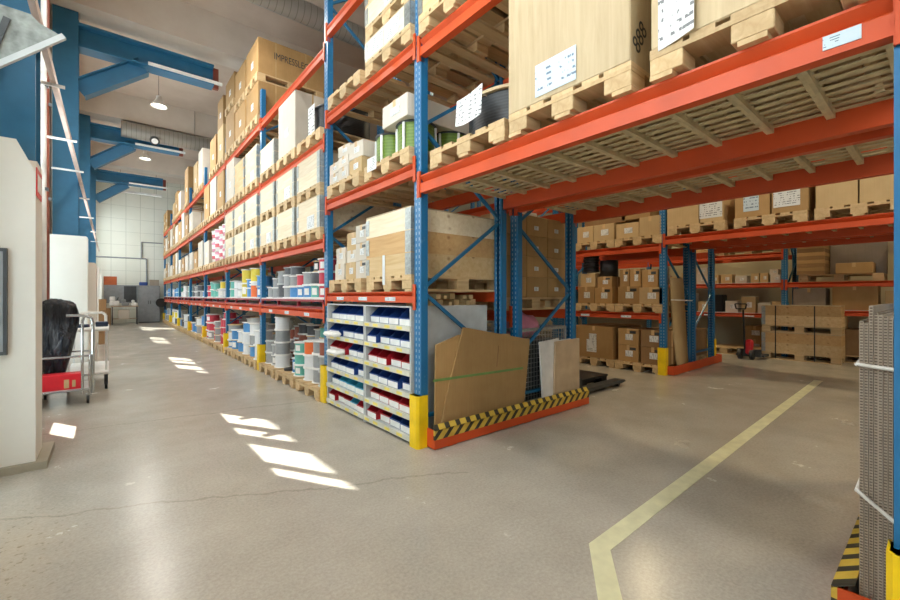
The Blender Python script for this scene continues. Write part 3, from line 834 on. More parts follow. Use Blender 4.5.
# first beam level: collar crate and cartons
pallet(2.59, 3.33, 1.32, 'wooden pallet under the three-collar crate beside the corner post', near=True)
kc = crate(2.59, 3.33, 1.32+PH, 3, 'pale crate of three wooden collars with steel corners beside the corner post', mats=('pine_y', 'orange_wood', 'pale_wood'))
MB().box(-.606, -.6045, .03, .075, -.08, .2).build('paper_strip', 'wrap', kc)
pallet(2.59, 4.25, 1.32, 'wooden pallet under the white cartons at first beam level in the corner bay', near=True)
zz = 1.32+PH
for i in range(3): carton(2.29, 3.94, zz+.19*i, .5, .25, .188, 'white carton, %s of the stack right beside the three-collar crate' % ('bottom', 'middle', 'top')[i], mat='carton_white', lab=['x'], marks=True)
for i, (y, k, h, lab) in enumerate(((4.23, 0, .19, 'brown'), (4.24, 1, .14, 'white'), (4.28, 2, .20, 'brown'), (4.52, 0, .19, 'white'), (4.53, 1, .19, 'white'))):
    z = zz + (0, .19, .33)[k]
    carton(2.24+.02*k, y, z, .36, .24, h, '%s carton, %s of the %s stack on the corner bay first beam pallet' % (lab, ('bottom', 'second', 'top')[k], 'middle' if i < 3 else 'leftmost'), mat='carton_white' if lab == 'white' else 'cardboard_pale', lab=['x'], rz=.12*(k == 2))
for i, (y, h) in enumerate(((4.0, .5), (4.4, .42))):
    carton(2.85, y, zz, .4, .36, h, 'brown carton standing at the back, %s in corner bay first beam level' % ('right' if i == 0 else 'left'), mat='cardboard')
# second beam level
z2 = 2.42
pg = pallet(2.56, 3.32, z2, 'wooden pallet under the green cable drums in the corner bay', near=True)
pallet(2.56, 4.24, z2, 'wooden pallet under white cartons left of the green cable drums', near=True)
def green_drum(x, y, lab):
    d = empty('cable_drum', (x, y, z2+PH), lab, 'cable drum', 'green cable drums on the corner bay pallet')
    MB().lathe([(.17, .012), (.17, .27)], n=24).build('winding', 'wire_green', d)
    for z in (0, .27): MB().lathe([(0, z), (.19, z), (.19, z+.012), (0, z+.012)], n=24).build('flange', 'dark_steel', d)
    for a in range(6):
        t = a*PI/3+.3; MB().tube((.18*math.cos(t), .18*math.sin(t), .01), (.18*math.cos(t), .18*math.sin(t), .27), .014, 6).build('stave', 'white_plastic', d)
green_drum(2.19, 3.14, 'green cable drum nearest the corner post under the long white carton')
green_drum(2.19, 3.53, 'green cable drum at the front left of the corner bay pallet')
green_drum(2.60, 3.14, 'green cable drum seen to the right of the corner post, behind')
carton(2.42, 3.17, z2+PH+.283, .9, .42, .2, 'long white-labelled carton lying on top of the green drums', mat='carton_white', lab=['x'])
MB().box(-.605, -.603, .15, .33, .08, .21).build('paper_card', 'paper', pg)
for i, (y, k, h, rz) in enumerate(((3.98, 0, .17, 0), (3.98, 1, .17, .08), (4.27, 0, .15, 0), (4.27, 1, .12, 0), (4.27, 2, .12, .1), (4.51, 0, .13, .05), (4.51, 1, .12, 0))):
    z = z2+PH + {0: 0, 1: (.17 if i < 2 else .15 if i < 5 else .13), 2: .27}[k]
    carton(2.17, y, z, .36, .25 if i > 1 else .28, h, 'small white carton, %s in the %s stack left of green drums' % (('bottom', 'second', 'third')[k], 'first' if i < 2 else 'second' if i < 5 else 'third'), mat='carton_white' if i != 0 else 'cardboard_pale', lab=['x'], rz=rz)
for i, y in enumerate((3.70, 4.05, 4.4)):
    o = MB().cbox(-.2, .2, -.16, .16, 0, .52, .02); q = MB()
    b = o.build('plastic_crate', 'black', None, (2.86, y, z2+PH)); tag(b, 'black plastic crate at the back of corner bay second level, %s from the right' % ON[i], 'crate')
    for z in (.1, .2, .3, .4): q.box(-.205, -.2, -.13, .13, z, z+.04)
    q.build('crate_ribs', 'dark_steel', b)
# third beam level
z3 = 3.46
pallet(2.56, 3.30, z3, 'wooden pallet under a papered low crate, third level of corner bay', near=True)
crate(2.56, 3.30, z3+PH, 1, 'low wooden crate covered in papers, third level of the corner bay', papers=2, mats=('pale_wood',))
pallet(2.56, 3.30, z3+PH+.206, 'upper wooden pallet stacked on the papered low crate, corner bay', near=True)
crate(2.56, 3.30, z3+2*PH+.206, 2, 'upper wooden crate stacked above the papered crate, corner bay third level', papers=1, mats=('pale_wood', 'pine_y'))
pallet(2.56, 4.22, z3, 'wooden pallet with a wood bundle, third level of corner bay', near=True)
carton(2.36, 4.1, z3+PH, .5, .3, .12, 'flat pale carton on the left third level pallet, corner bay', mat='cardboard_pale')
carton(2.36, 4.45, z3+PH, .5, .25, .10, 'thin pale carton by the second post, corner bay third level', mat='cardboard_pale')

# ------------------------------------------------------------------ goods: long aisle bays
SPC = [('wire_grey', 'grey'), ('wire_white', 'white'), ('wire_blue', 'blue'), ('wire_orange', 'orange'), ('wire_dark', 'dark grey'), ('wire_teal', 'green'), ('wire_brown', 'brown'), ('wire_red', 'red'), ('wire_yellow', 'yellow'), ('wire_black', 'black')]
NAMEC = dict(SPC)
def slots(b): y0 = FA[b]+.06; return [y0+.40+.90*i for i in range(3)]
random.seed(11)
def spool_stack(b, lv, x, y, z, items, row, no, near):
    """items: (r,h,wire,flange) bottom to top"""
    for k, (r, h, w, f) in enumerate(items):
        if b <= 5:
            lab = '%s cable spool, %s up in %s %s stack, %s, %s' % (NAMEC[w], ('first', 'second', 'third', 'fourth', 'fifth')[k], ON[no], row, LVN[lv], BAY[b]); g = 'cable spools in the %s' % BAY[b]
        else:
            lab = 'small cable spool among the stacks on %s of the %s' % ('the floor pallets' if lv == 0 else 'the lowest beams', BAY[b]); g = 'cable spools in the %s, %s' % (BAY[b], LVN[lv])
        spool(x, y, z, r, h, w, f, lab, g, near, near and k % 2 == 0 and random.random() < .3)
        z += h
PALS = {2: ['wire_grey', 'wire_grey', 'wire_white', 'wire_dark', 'wire_blue', 'wire_orange', 'wire_teal', 'wire_brown'],
        3: ['wire_white', 'wire_white', 'wire_blue', 'wire_grey', 'wire_white', 'wire_blue'],
        4: ['wire_red', 'wire_red', 'wire_white', 'wire_red', 'wire_grey', 'wire_dark'],
        5: ['wire_white', 'wire_red', 'wire_blue', 'wire_grey', 'wire_dark'],
        6: ['wire_blue', 'wire_dark', 'wire_white', 'wire_grey', 'wire_yellow'],
        7: ['wire_dark', 'wire_blue', 'wire_white', 'wire_yellow'], 8: ['wire_white', 'wire_grey', 'wire_blue']}
SPECIAL = {(2, 0, 'front', 0): [(.15, .19, 'wire_grey', 'shelf_grey'), (.15, .19, 'wire_grey', 'shelf_grey'), (.15, .19, 'wire_brown', 'white_plastic')],
           (2, 0, 'front', 1): [(.15, .19, 'wire_grey', 'white_plastic'), (.15, .19, 'wire_grey', 'white_plastic'), (.15, .17, 'wire_grey', 'white_plastic')],
           (2, 0, 'front', 2): [(.14, .17, 'wire_white', 'white_plastic'), (.14, .17, 'wire_white', 'white_plastic'), (.15, .19, 'wire_orange', 'white_plastic')],
           (2, 0, 'front', 3): [(.13, .16, 'wire_teal', 'white_plastic'), (.13, .16, 'wire_teal', 'white_plastic'), (.14, .16, 'wire_teal', 'white_plastic')],
           (2, 0, 'front', 4): [(.09, .22, 'wire_blue', 'white_plastic')],
           (2, 0, 'front', 5): [(.10, .03, 'wire_black', 'black')],
           (2, 0, 'front', 6): [(.16, .2, 'wire_white', 'white_plastic'), (.16, .2, 'wire_grey', 'white_plastic'), (.16, .2, 'wire_grey', 'white_plastic'), (.14, .2, 'wire_white', 'white_plastic')],
           (3, 0, 'front', 0): [(.17, .26, 'wire_white', 'white_plastic'), (.17, .26, 'wire_white', 'white_plastic')],
           (3, 0, 'front', 2): [(.15, .22, 'wire_white', 'white_plastic'), (.15, .2, 'wire_white', 'white_plastic'), (.15, .2, 'wire_blue', 'white_plastic')],
           (4, 0, 'front', 0): [(.17, .2, 'wire_red', 'white_plastic'), (.17, .2, 'wire_red', 'pale_red'), (.17, .2, 'wire_red', 'white_plastic'), (.15, .16, 'wire_red', 'white_plastic')],
           (4, 0, 'front', 1): [(.17, .2, 'wire_red', 'pale_red'), (.17, .2, 'wire_red', 'white_plastic'), (.17, .2, 'wire_red', 'pale_red')]}
for b in range(2, 9):
    near = b <= 4
    pal = PALS[b]
    for i, y in enumerate(slots(b)):
        pallet(2.54, y, 0, 'wooden floor pallet under spools, %s of three, %s' % (POS[i], BAY[b]), near=(b == 2))
        zt = PH
        rows = {2: [(2.13, 'front'), (2.5, 'rear')], 3: [(2.13, 'front'), (2.5, 'rear')]}.get(b, [(2.15, 'front'), (2.55, 'rear')])
        cols = 3 if b <= 2 else 2
        for (x, row) in rows:
            if row == 'rear' and b > 5: continue
            for c in range(cols):
                no = i*cols+c
                yy = y-.26+.26*c if cols == 3 else y-.19+.38*c
                if (b, 0, row, no) in SPECIAL: items = SPECIAL[b, 0, row, no]
                else:
                    r = random.choice((.12, .125)) if cols == 3 else random.choice((.15, .17, .18))
                    if row == 'rear': r = .125 if cols == 3 else .17
                    hgt = random.choice((.17, .19, .21)) if b < 5 else random.choice((.24, .28))
                    top = random.uniform(.45, .72) if row == 'front' else random.uniform(.6, .78)
                    nk = max(1, int(top/hgt)); w = random.choice(pal)
                    items = [(r, hgt, w if random.random() < .6 else random.choice(pal), random.choice(('white_plastic', 'white_plastic', 'shelf_grey', 'pine'))) for _ in range(nk)]
                if cols == 3 and items[0][0] > .128: items = [(.129, h, w, f) for r, h, w, f in items]
                spool_stack(b, 0, x + (.02 if (c % 2) else 0), yy, zt, items, row, no, near)
    # spools on the shelf
    z = 1.25; y0 = FA[b]+.2; nn = {2: 9, 3: 7, 4: 6, 5: 5, 6: 4, 7: 4, 8: 3}[b]; step = (2.8-.3)/nn
    for no in range(nn):
        y = y0+step*(no+.4)
        key = (b, no)
        sp = {(2, 0): [(.13, .17, 'wire_red', 'white_plastic')]*3, (2, 1): [(.13, .18, 'wire_teal', 'white_plastic'), (.13, .17, 'wire_dark', 'white_plastic'), (.09, .15, 'wire_black', 'pine')],
              (2, 2): [(.13, .18, 'wire_blue', 'white_plastic'), (.13, .18, 'wire_grey', 'white_plastic')], (2, 3): [(.12, .17, 'wire_blue', 'white_plastic'), (.12, .17, 'wire_red', 'white_plastic')],
              (2, 4): [(.13, .17, 'wire_blue', 'white_plastic'), (.13, .16, 'wire_grey', 'white_plastic'), (.12, .14, 'wire_dark', 'shelf_grey')], (2, 5): [(.13, .17, 'wire_grey', 'white_plastic'), (.13, .18, 'wire_grey', 'white_plastic'), (.12, .12, 'wire_dark', 'shelf_grey')],
              (2, 6): [(.13, .22, 'wire_dark', 'shelf_grey'), (.13, .2, 'wire_grey', 'shelf_grey')],
              (3, 1): [(.17, .24, 'wire_orange', 'white_plastic'), (.17, .05, 'wire_white', 'white_plastic'), (.17, .26, 'wire_yellow', 'white_plastic')], (3, 3): [(.16, .28, 'wire_yellow', 'white_plastic'), (.16, .28, 'wire_yellow', 'white_plastic')],
              (4, 1): [(.2, .2, 'wire_white', 'white_plastic'), (.15, .18, 'wire_yellow', 'white_plastic')], (4, 4): [(.15, .2, 'wire_teal', 'white_plastic')]*2}.get(key)
        if not sp:
            r = min(.15, step*.46); h = random.choice((.16, .18, .2)); nk = random.choice((1, 2, 2)); w = random.choice(pal+['wire_grey', 'wire_teal'])
            sp = [(r, h, w, random.choice(('white_plastic', 'shelf_grey'))) for _ in range(nk)]
        rr = min(step*.485, .2); sp = [(min(r, rr), h, w, f) for r, h, w, f in sp]
        spool_stack(b, 1, 2.17, y, z, sp, 'front', no, near)
        if b <= 3 and no % 2 == 0:
            spool_stack(b, 1, 2.52, y, z, [(min(.14, rr), .2, random.choice(pal), 'shelf_grey')]*2, 'rear', no, near)

def aisle_crates(b, lv, z, tiers, n, idx=(0, 1, 2), mats=('pale_wood',), paper=True):
    for i, y in enumerate(slots(b)):
        if i not in idx: continue
        zz = z
        for t in range(tiers):
            tn = ('lower', 'upper')[t] if tiers > 1 else 'single'
            pallet(PX, y, zz, 'wooden pallet, %s tier, %s of three, %s, %s' % (tn, POS[i], LVN[lv], BAY[b]), near=(b == 2)); zz += PH
            crate(PX, y, zz, n, 'pale wooden crate, %s tier, %s of three, %s, %s' % (tn, POS[i], LVN[lv], BAY[b]), near=(b == 2), mats=mats, papers=(1 if paper and (i+t) % 2 == 0 else 0)); zz += .196*n+.010
aisle_crates(2, 2, 1.98, 2, 2)
aisle_crates(3, 2, 1.98, 2, 2)
def big_carton(b, lv, i, z, dx, dy, h, what, mat='cardboard', lab=True, text=None, name=None, yoff=0):
    y = slots(b)[i]+yoff
    k = carton(1.98+dx/2, y, z, dx, dy, h, '%s, %s of three, %s, %s' % (what, POS[i], LVN[lv], BAY[b]), mat=mat, lab=['x'] if lab else None, tape=False)
    st = MB()
    for xx in (-dx*.25, dx*.2): st.box(xx-.012, xx+.012, -dy/2-.002, dy/2+.002, 0.004, h+.002)
    st.build('strapping', 'plank', k)
    if text:
        text_mesh(text, .17, 'dark_steel', k, (-dx*.02, -dy/2-.003, h*.60), (PI/2, 0, 0), 'printed_text', .7)
    return k
def lone_pallet(b, lv, i, z, note='wooden pallet'):
    pallet(PX, slots(b)[i], z, '%s, %s of three, %s, %s' % (note, POS[i], LVN[lv], BAY[b]))
# bay 2, third level: black reel with paper, tall grey carton, pale crate
z = 3.20
lone_pallet(2, 3, 0, z); lone_pallet(2, 3, 1, z); lone_pallet(2, 3, 2, z)
d = empty('cable_drum', (2.42, slots(2)[0]-.05, z+PH), 'black cable drum with hanging white paper on third beams beside second post', 'cable drum')
MB().lathe([(.36, .02), (.36, .36)], n=28).build('winding', 'wire_black', d)
for q in (0, .36): MB().lathe([(0, q), (.38, q), (.38, q+.02), (0, q+.02)], n=28).build('flange', 'black', d)
MB().box(-.40, -.398, -.02, .20, .04, .42).build('paper_sheet', 'paper', d)
big_carton(2, 3, 1, z+PH, 1.0, .74, .82, 'tall pale grey carton', 'carton_white')
crate(PX, slots(2)[2], z+PH, 2, 'low pale crate, farthest of three, third beam level, second aisle bay', papers=1, near=True)
# bay 3
for i in range(3):
    lone_pallet(3, 3, i, z)
crate(PX, slots(3)[0], z+PH, 3, 'pale crate of three collars, nearest, third beam level, third aisle bay', papers=1, near=False)
crate(PX, slots(3)[1], z+PH, 3, 'pale crate of three collars, middle, third beam level, third aisle bay', papers=0, near=False, mats=('pine_y',))
big_carton(3, 3, 2, z+PH, .9, .72, .84, 'tall whitish carton', 'carton_white')
z4 = 4.31
for i in range(3):
    lone_pallet(3, 4, i, z4, 'lower wooden pallet')
    k = big_carton(3, 4, i, z4+PH, 1.2, .80, .60 if i < 2 else .82, 'lower big brown carton', 'cardboard')
    zz = z4+PH+(.60 if i < 2 else .82)
    lone_pallet(3, 4, i, zz, 'upper wooden pallet')
    big_carton(3, 4, i, zz+PH, 1.2, .80, .62 if i < 2 else .55, 'upper big brown carton', 'cardboard', text='IMPRESSLEC' if i == 0 else None)
# bays 4..8
RBW = ['carton_white', 'cardboard', 'cardboard_pale', 'cardboard_dark']
random.seed(5)
# pink and white pails
lone_pallet(4, 2, 0, 1.98); lone_pallet(4, 2, 1, 1.98); lone_pallet(4, 2, 2, 1.98)
for i in (0, 1):
    for c in range(2):
        for k in range(3):
            y = slots(4)[i]-.19+.38*c; zq = 1.98+PH+.27*k
            pl = empty('plastic_pail', (2.17, y, zq), 'pink and white pail, %s in %s stack, second beam level, fourth aisle bay' % (('bottom', 'middle', 'top')[k], ON[i*2+c]), 'pail', 'stacked pails in the fourth aisle bay')
            MB().lathe([(0, 0), (.165, 0), (.18, .25), (0, .25)], n=20).build('tub', 'pink' if (c+k) % 2 == 0 else 'white_plastic', pl)
            MB().lathe([(0, .25), (.187, .25), (.187, .27), (0, .27)], n=20).build('pail_lid', 'white_plastic', pl)
            MB().lathe([(.173, .09), (.179, .18)], n=20).build('pail_label', 'pale_red' if (c+k) % 2 else 'white_plastic', pl)
big_carton(4, 2, 2, 1.98+PH, .9, .7, .62, 'whitish carton', 'carton_white')
for b in range(4, 9):
    if b > 4:
        for i in range(3):
            lone_pallet(b, 2, i, 1.98); h = random.uniform(.45, .85)
            big_carton(b, 2, i, 1.98+PH, .9, random.uniform(.55, .76), h, 'whitish carton' if i != 1 else 'brown carton', 'carton_white' if i != 1 else 'cardboard')
    for i in range(3):
        lone_pallet(b, 3, i, 3.20)
        if b == 5 and i < 2:
            if i == 0:
                mb = MB(); mb.cbox(-.35, .35, -.3, .3, 0, .16, .05); tag(mb.build('plastic_bag', 'wrap', None, (2.4, slots(5)[0], 3.20+PH)), 'loose white plastic wrap lying on a pallet, third beam level, fifth aisle bay', 'plastic wrap')
            continue
        big_carton(b, 3, i, 3.20+PH, 1.0, random.uniform(.6, .78), random.uniform(.6, .9), 'tall %s carton' % ('whitish' if (b+i) % 2 else 'brown'), 'carton_white' if (b+i) % 2 else 'cardboard')
    for i in range(3):
        if (b, i) in ((4, 2), (5, 2), (6, 1), (7, 2), (8, 0)): continue
        lone_pallet(b, 4, i, 4.31, 'lower wooden pallet')
        h1 = {(4, 0): .78, (4, 1): .80, (5, 0): 1.0, (5, 1): .85, (6, 0): 1.15, (6, 2): .7, (7, 0): .9, (7, 1): .6}.get((b, i), .75)
        wh = (b, i) in ((5, 0), (6, 2))
        big_carton(b, 4, i, 4.31+PH, 1.1, random.uniform(.62, .78), h1, 'lower %s carton' % ('whitish' if wh else 'brown'), 'carton_white' if wh else random.choice(RBW[1:3]))
        if b == 4 and i < 1:
            big_carton(b, 4, i, 4.31+PH+h1, 1.1, .62, .66, 'upper brown carton', 'cardboard')

# ------------------------------------------------------------------ end of the aisle rack: leaning cardboard
def lean_sheet(name, pts, y0, y1, t, mat, label, cat, group=None, ztop=1.0):
    """outline pts in (x,z); leans from y0 at the floor to y1 at height ztop"""
    x0 = min(p[0] for p in pts)
    f = lambda z: y0+(y1-y0)*z/ztop
    n = len(pts)
    vs = [(x-x0, f(z)-y0, z) for x, z in pts]+[(x-x0, f(z)-y0+t, z) for x, z in pts]
    mb = MB().add(vs, [tuple(range(n)), tuple(range(2*n-1, n-1, -1))]+[(i, n+i, n+(i+1) % n, (i+1) % n) for i in range(n)])
    return tag(mb.build(name, mat, None, (x0, y0, 0)), label, cat, group)
lean_sheet('cardboard_sheet', [(2.13, .0), (2.16, .86), (2.42, .93), (3.10, .90), (3.06, 0)], 2.782, 2.795, .014, 'cardboard', 'flattened cardboard box leaning rearmost behind the green strap', 'cardboard')
lean_sheet('cardboard_sheet', [(2.12, .0), (2.14, .86), (2.32, .90), (3.16, .86), (3.10, 0)], 2.765, 2.778, .014, 'cardboard', 'flattened cardboard box leaning in the middle behind the green strap', 'cardboard')
fs = lean_sheet('cardboard_sheet', [(2.14, .0), (2.22, .35), (2.44, 1.0), (3.36, .83), (3.23, .0)], 2.746, 2.759, .016, 'cardboard', 'flattened cardboard box leaning frontmost against the corner post under green strap', 'cardboard')
MB().bar((.75, .008, .80), (.72, .006, .60), .004, .004).box(.50, .504, -.003, 0.004, .0, .16).build('slot', 'cardboard_dark', fs)
st = MB().bar((2.09, 2.752, .565), (3.24, 2.750, .545), .003, .022)
tag(st.build('strap', 'green_strap'), 'green plastic strap holding the leaning cardboard to the corner post', 'strap')

# ------------------------------------------------------------------ second rack row (back to back) seen from its end
pallet(3.79, 3.42, 1.12, 'wooden pallet under the grid of brown cartons on second row', near=True, rz=0)
random.seed(21)
for a in range(3):
    for k in range(4):
        carton(3.40+.378*a, 3.17, 1.12+PH+.232*k, .372, .36, .230, 'brown carton in the grid, %s column from left, %s row from bottom' % (ON[a], ON[k]), mat='cardboard', lab=['y'], ls=.55)
for a in range(3): carton(3.40+.378*a, 3.57, 1.12+PH, .372, .36, .92, 'tall brown carton behind the carton grid, %s from left' % ON[a], mat='cardboard')
tag(MB().box(-.018, .018, 0, .03, 0, .8).build('timber_post', 'pine', None, (4.368, 3.06, 1.12+PH)), 'pale timber post upright at the right of the carton grid', 'timber')
o = tag(MB().cbox(-.13, .13, -.1, .1, 0, .06, .01).build('white_package', 'white_plastic', None, (3.75, 3.17, 1.12+PH+.928)), 'white package lying on the brown carton grid', 'package')
# wire mesh container on the floor
g = empty('mesh_container', (3.72, 3.46, 0), 'grey wire mesh container on the floor behind the leaning panels', 'container')
fr = MB()
for x in (-.42, .40):
    for y in (-.6, .58): fr.box(x, x+.03, y, y+.03, 0, .92)
for z in (.12, .90): fr.box(-.42, .43, -.6, -.57, z, z+.03).box(-.42, .43, .58, .61, z, z+.03).box(-.42, -.39, -.57, .58, z, z+.03).box(.40, .43, -.57, .58, z, z+.03)
fr.box(-.40, .41, -.58, .59, .12, .13); fr.build('frame', 'galv', g)
for nm, pts in (('front', [(-.4+.05*i) for i in range(17)]),):
    w = MB()
    for x in pts: w.box(x-.002, x+.002, -.59, -.586, .15, .9)
    for z in [.15+.05*i for i in range(16)]: w.box(-.4, .41, -.591, -.587, z-.002, z+.002)
    w.build('wire_panel', 'galv', g)
    w = MB()
    for y in [-.55+.05*i for i in range(23)]: w.box(.412, .416, y-.002, y+.002, .15, .9)
    for z in [.15+.05*i for i in range(16)]: w.box(.411, .415, -.57, .58, z-.002, z+.002)
    w.build('wire_panel', 'galv', g)
bm = bmesh.new(); bmesh.ops.create_icosphere(bm, subdivisions=3, radius=.22)
for v in bm.verts:
    k = 1+.18*math.sin(v.co.x*31)*math.sin(v.co.y*27+1)+.1*math.sin(v.co.z*45); v.co = Vector((v.co.x*1.3*k, v.co.y*k, max(-.13, v.co.z*.75*k)))
me = bpy.data.meshes.new('plastic_bag'); bm.to_mesh(me); bm.free(); me.materials.append(M['pink'])
for p_ in me.polygons: p_.use_smooth = True
bagm = MB().box(-.39, .40, -.56, .57, .13, .78); bagm.build('cable_load', 'dark_steel', g)
tag(link('plastic_bag', me, None, (3.72, 3.25, .91)), 'crumpled pink plastic bag on top of the wire mesh container', 'bag')
# leaning panels
lean_sheet('leaning_board', [(3.58, 0), (3.58, .78), (3.92, .80), (3.92, 0)], 2.75, 2.80, .02, 'white_panel', 'white narrow board leaning left of the beige board behind the barrier', 'panel', ztop=.8)
lean_sheet('leaning_board', [(3.64, 0), (3.64, .76), (4.26, .78), (4.26, 0)], 2.775, 2.83, .02, 'white_panel', 'wide white board leaning behind the beige board', 'panel', ztop=.8)
lean_sheet('leaning_board', [(3.74, 0), (3.82, .77), (4.29, .78), (4.24, 0)], 2.740, 2.775, .018, 'beige_panel', 'beige fibreboard sheet leaning frontmost by the yellow foot guard', 'panel', ztop=.8)
# black pallet and truck forks reaching out of the row
o = SPM_blk = tag(link('plastic_pallet', None, None, (4.95, 3.52, .0)), 'black plastic pallet on the floor beyond the leaning panels', 'pallet')
mb = MB().box(-.6, .6, -.4, .4, .12, .15)
for x in (-.52, 0, .52):
    for y in (-.33, 0, .33): mb.box(x-.07, x+.07, y-.06, y+.06, 0, .12)
mb.build('deck', 'black', o)
tr = empty('truck_forks', (4.55, 3.0, 0), 'low dark pallet truck forks lying across the floor beyond the barrier', 'pallet truck')
for yy in (-.0, .30):
    f = MB().prism_y([(0, .045), (1.05, .045), (1.15, .06), (1.12, .085), (0, .09)], yy-.07, yy+.07).build('fork', 'dark_steel', tr)
    MB().tube((1.0, yy-.05, .03), (1.0, yy+.05, .03), .03, 12).build('roller', 'black', f)
MB().box(-.18, 0, -.1, .42, .03, .25).build('truck_body', 'dark_steel', tr)
MB().tube((-.1, .1, .0), (-.1, .2, .0), .0+.035, 12).build('steer_wheel', 'black', tr).location = (0, 0, .035)

# ------------------------------------------------------------------ middle rack (faces the cross aisle)
CXC = 6.86+.6
pallet(CXC, 4.14, 0, 'wooden floor pallet under the big carton with white papers', near=True)
k = carton(6.88+.55, 4.15, PH, 1.1, .74, .58, 'big brown carton with two white papers on the middle rack floor pallet', mat='cardboard')
MB().box(-.555, -.5515, -.06, .14, .10, .33).build('paper_sheet', 'paper', k); MB().box(-.557, -.5551, -.06, .09, .30, .44).build('paper_sheet', 'paper', k)
pallet(CXC, 3.33, 0, 'wooden floor pallet under four printed cartons beside the yellow guard', near=True)
for i in range(2):
    for c in range(2):
        carton(6.90+.27, 3.51-.42*c, PH+.285*i, .52, .36 if c == 0 else .40, .283, 'brown printed carton, %s %s of four beside the yellow guard' % (('lower', 'upper')[i], ('left', 'right')[c]), mat='cardboard' if c == 0 else 'cardboard_dark', lab=['x'], marks=True)
pallet(CXC, 4.14, 1.0, 'wooden pallet left on the first beams of the middle rack', near=True)
pallet(CXC, 3.33, 1.0, 'wooden pallet right on the first beams of the middle rack', near=True)
zc = 1.0+PH
for (y, w, h, k_, nm, mt) in ((4.32, .34, .31, 0, 'far left', 'cardboard'), (3.97, .34, .29, 0, 'left of centre', 'cardboard'), (3.50, .38, .30, 0, 'right of centre', 'cardboard'), (3.12, .38, .28, 0, 'nearest the post', 'cardboard_pale')):
    carton(6.90+.25, y, zc, .5, w, h, 'brown carton, bottom row, %s, first beams of middle rack' % nm, mat=mt, lab=['x'], marks=(y < 4))
for (y, w, h, z_, nm, mt) in ((4.32, .30, .25, .31, 'far left', 'cardboard_pale'), (3.98, .28, .20, .29, 'left of centre', 'cardboard'), (3.60, .17, .30, .30, 'centre', 'cardboard'), (3.41, .18, .30, .30, 'right of centre', 'cardboard'), (3.16, .26, .30, .28, 'nearest the post', 'cardboard')):
    carton(6.95+.22, y, zc+z_, .42, w, h, 'brown carton, top row, %s, first beams of middle rack' % nm, mat=mt, lab=['x'], marks=(y < 4))
mb = MB()
for i in range(7): mb.tube((0, 0, .03+.05*i), (0, 0, .075+.05*i), .15-.01*(i % 2), 20)
tag(mb.build('black_coil', 'black', None, (7.08, 4.32, zc+.56)), 'black net-wrapped coil above the left cartons of the middle rack', 'coil')
tag(MB().lathe([(.0, 0), (.16, 0), (.16, .3), (0, .3)], n=20).build('black_drum', 'black_soft', None, (7.12, 3.98, zc+.49)), 'black drum above the cartons left of centre in middle rack', 'drum')
for nm, y, xx in (('left', 4.14, 0), ('right', 3.33, 0)):
    pallet(CXC, y, 2.14, 'wooden pallet %s on the second beams of the middle rack' % nm, near=True)
zd = 2.14+PH
for (y, w, h, nm) in ((4.34, .34, .30, 'far left'), (3.96, .40, .30, 'left'), (3.52, .40, .26, 'right'), (3.13, .36, .32, 'nearest the post')):
    carton(6.90+.3, y, zd, .6, w, h, 'brown carton on second beams of middle rack, %s' % nm, mat='cardboard_pale', lab=['x'] if nm != 'nearest the post' else None)
carton(7.25, 3.98, zd+.30, .6, .8, .25, 'wide brown carton lying on top of second beam cartons, left', mat='cardboard_dark')
carton(7.25, 3.4, zd+.32, .6, .5, .22, 'flat brown carton lying over the right second beam cartons, middle rack', mat='cardboard')
# rear pallet row with timber frames visible between the beams
pallet(8.56, 3.4, .0, 'wooden floor pallet deep behind the middle rack')
carton(8.56, 3.4, PH, 1.1, .76, .5, 'brown carton on the deep floor pallet behind the middle rack', mat='cardboard_dark')
# tall cardboard leaning at the end of this rack
mb = MB(); n = 10
for k_ in range(1):
    vs = []
    for i in range(n+1):
        u = i/n; z = .02+1.56*u; off = .05*math.sin(u*PI)*1.0
        xa, xb = .10+.16*(1-u)+off*.2-.02, .58+.10*(1-u)
        vs += [(xa, .02+.05*u+.03*math.sin(u*PI), z), (xb, .03+.05*u, z)]
    m_ = len(vs); vs += [(a, b+.03, c) for a, b, c in vs]
    fs_ = []
    for i in range(n):
        a = 2*i; fs_ += [(a, a+1, a+3, a+2), (m_+a+1, m_+a, m_+a+2, m_+a+3), (a, a+2, m_+a+2, m_+a), (a+1, m_+a+1, m_+a+3, a+3)]
    fs_ += [(0, m_, m_+1, 1), (2*n, 2*n+1, m_+2*n+1, m_+2*n)]
    mb.add(vs, fs_, 0, True)
tag(mb.build('cardboard_sheet', 'cardboard_pale', None, (7.02, 2.80, 0)), 'tall bowed cardboard sheet leaning at the end of the middle rack', 'cardboard')
tag(MB().box(0, .02, .0, .06, 0, 1.5).build('cardboard_sheet', 'cardboard_dark', None, (7.03, 2.89, 0)), 'dark cardboard strip standing behind the tall bowed sheet', 'cardboard')
st = MB().bar((6.88, 2.79, 1.22), (7.75, 2.79, 1.20), .004, .02)
tag(st.build('strap', 'rope'), 'pale strap tied around the tall bowed cardboard sheet', 'strap')
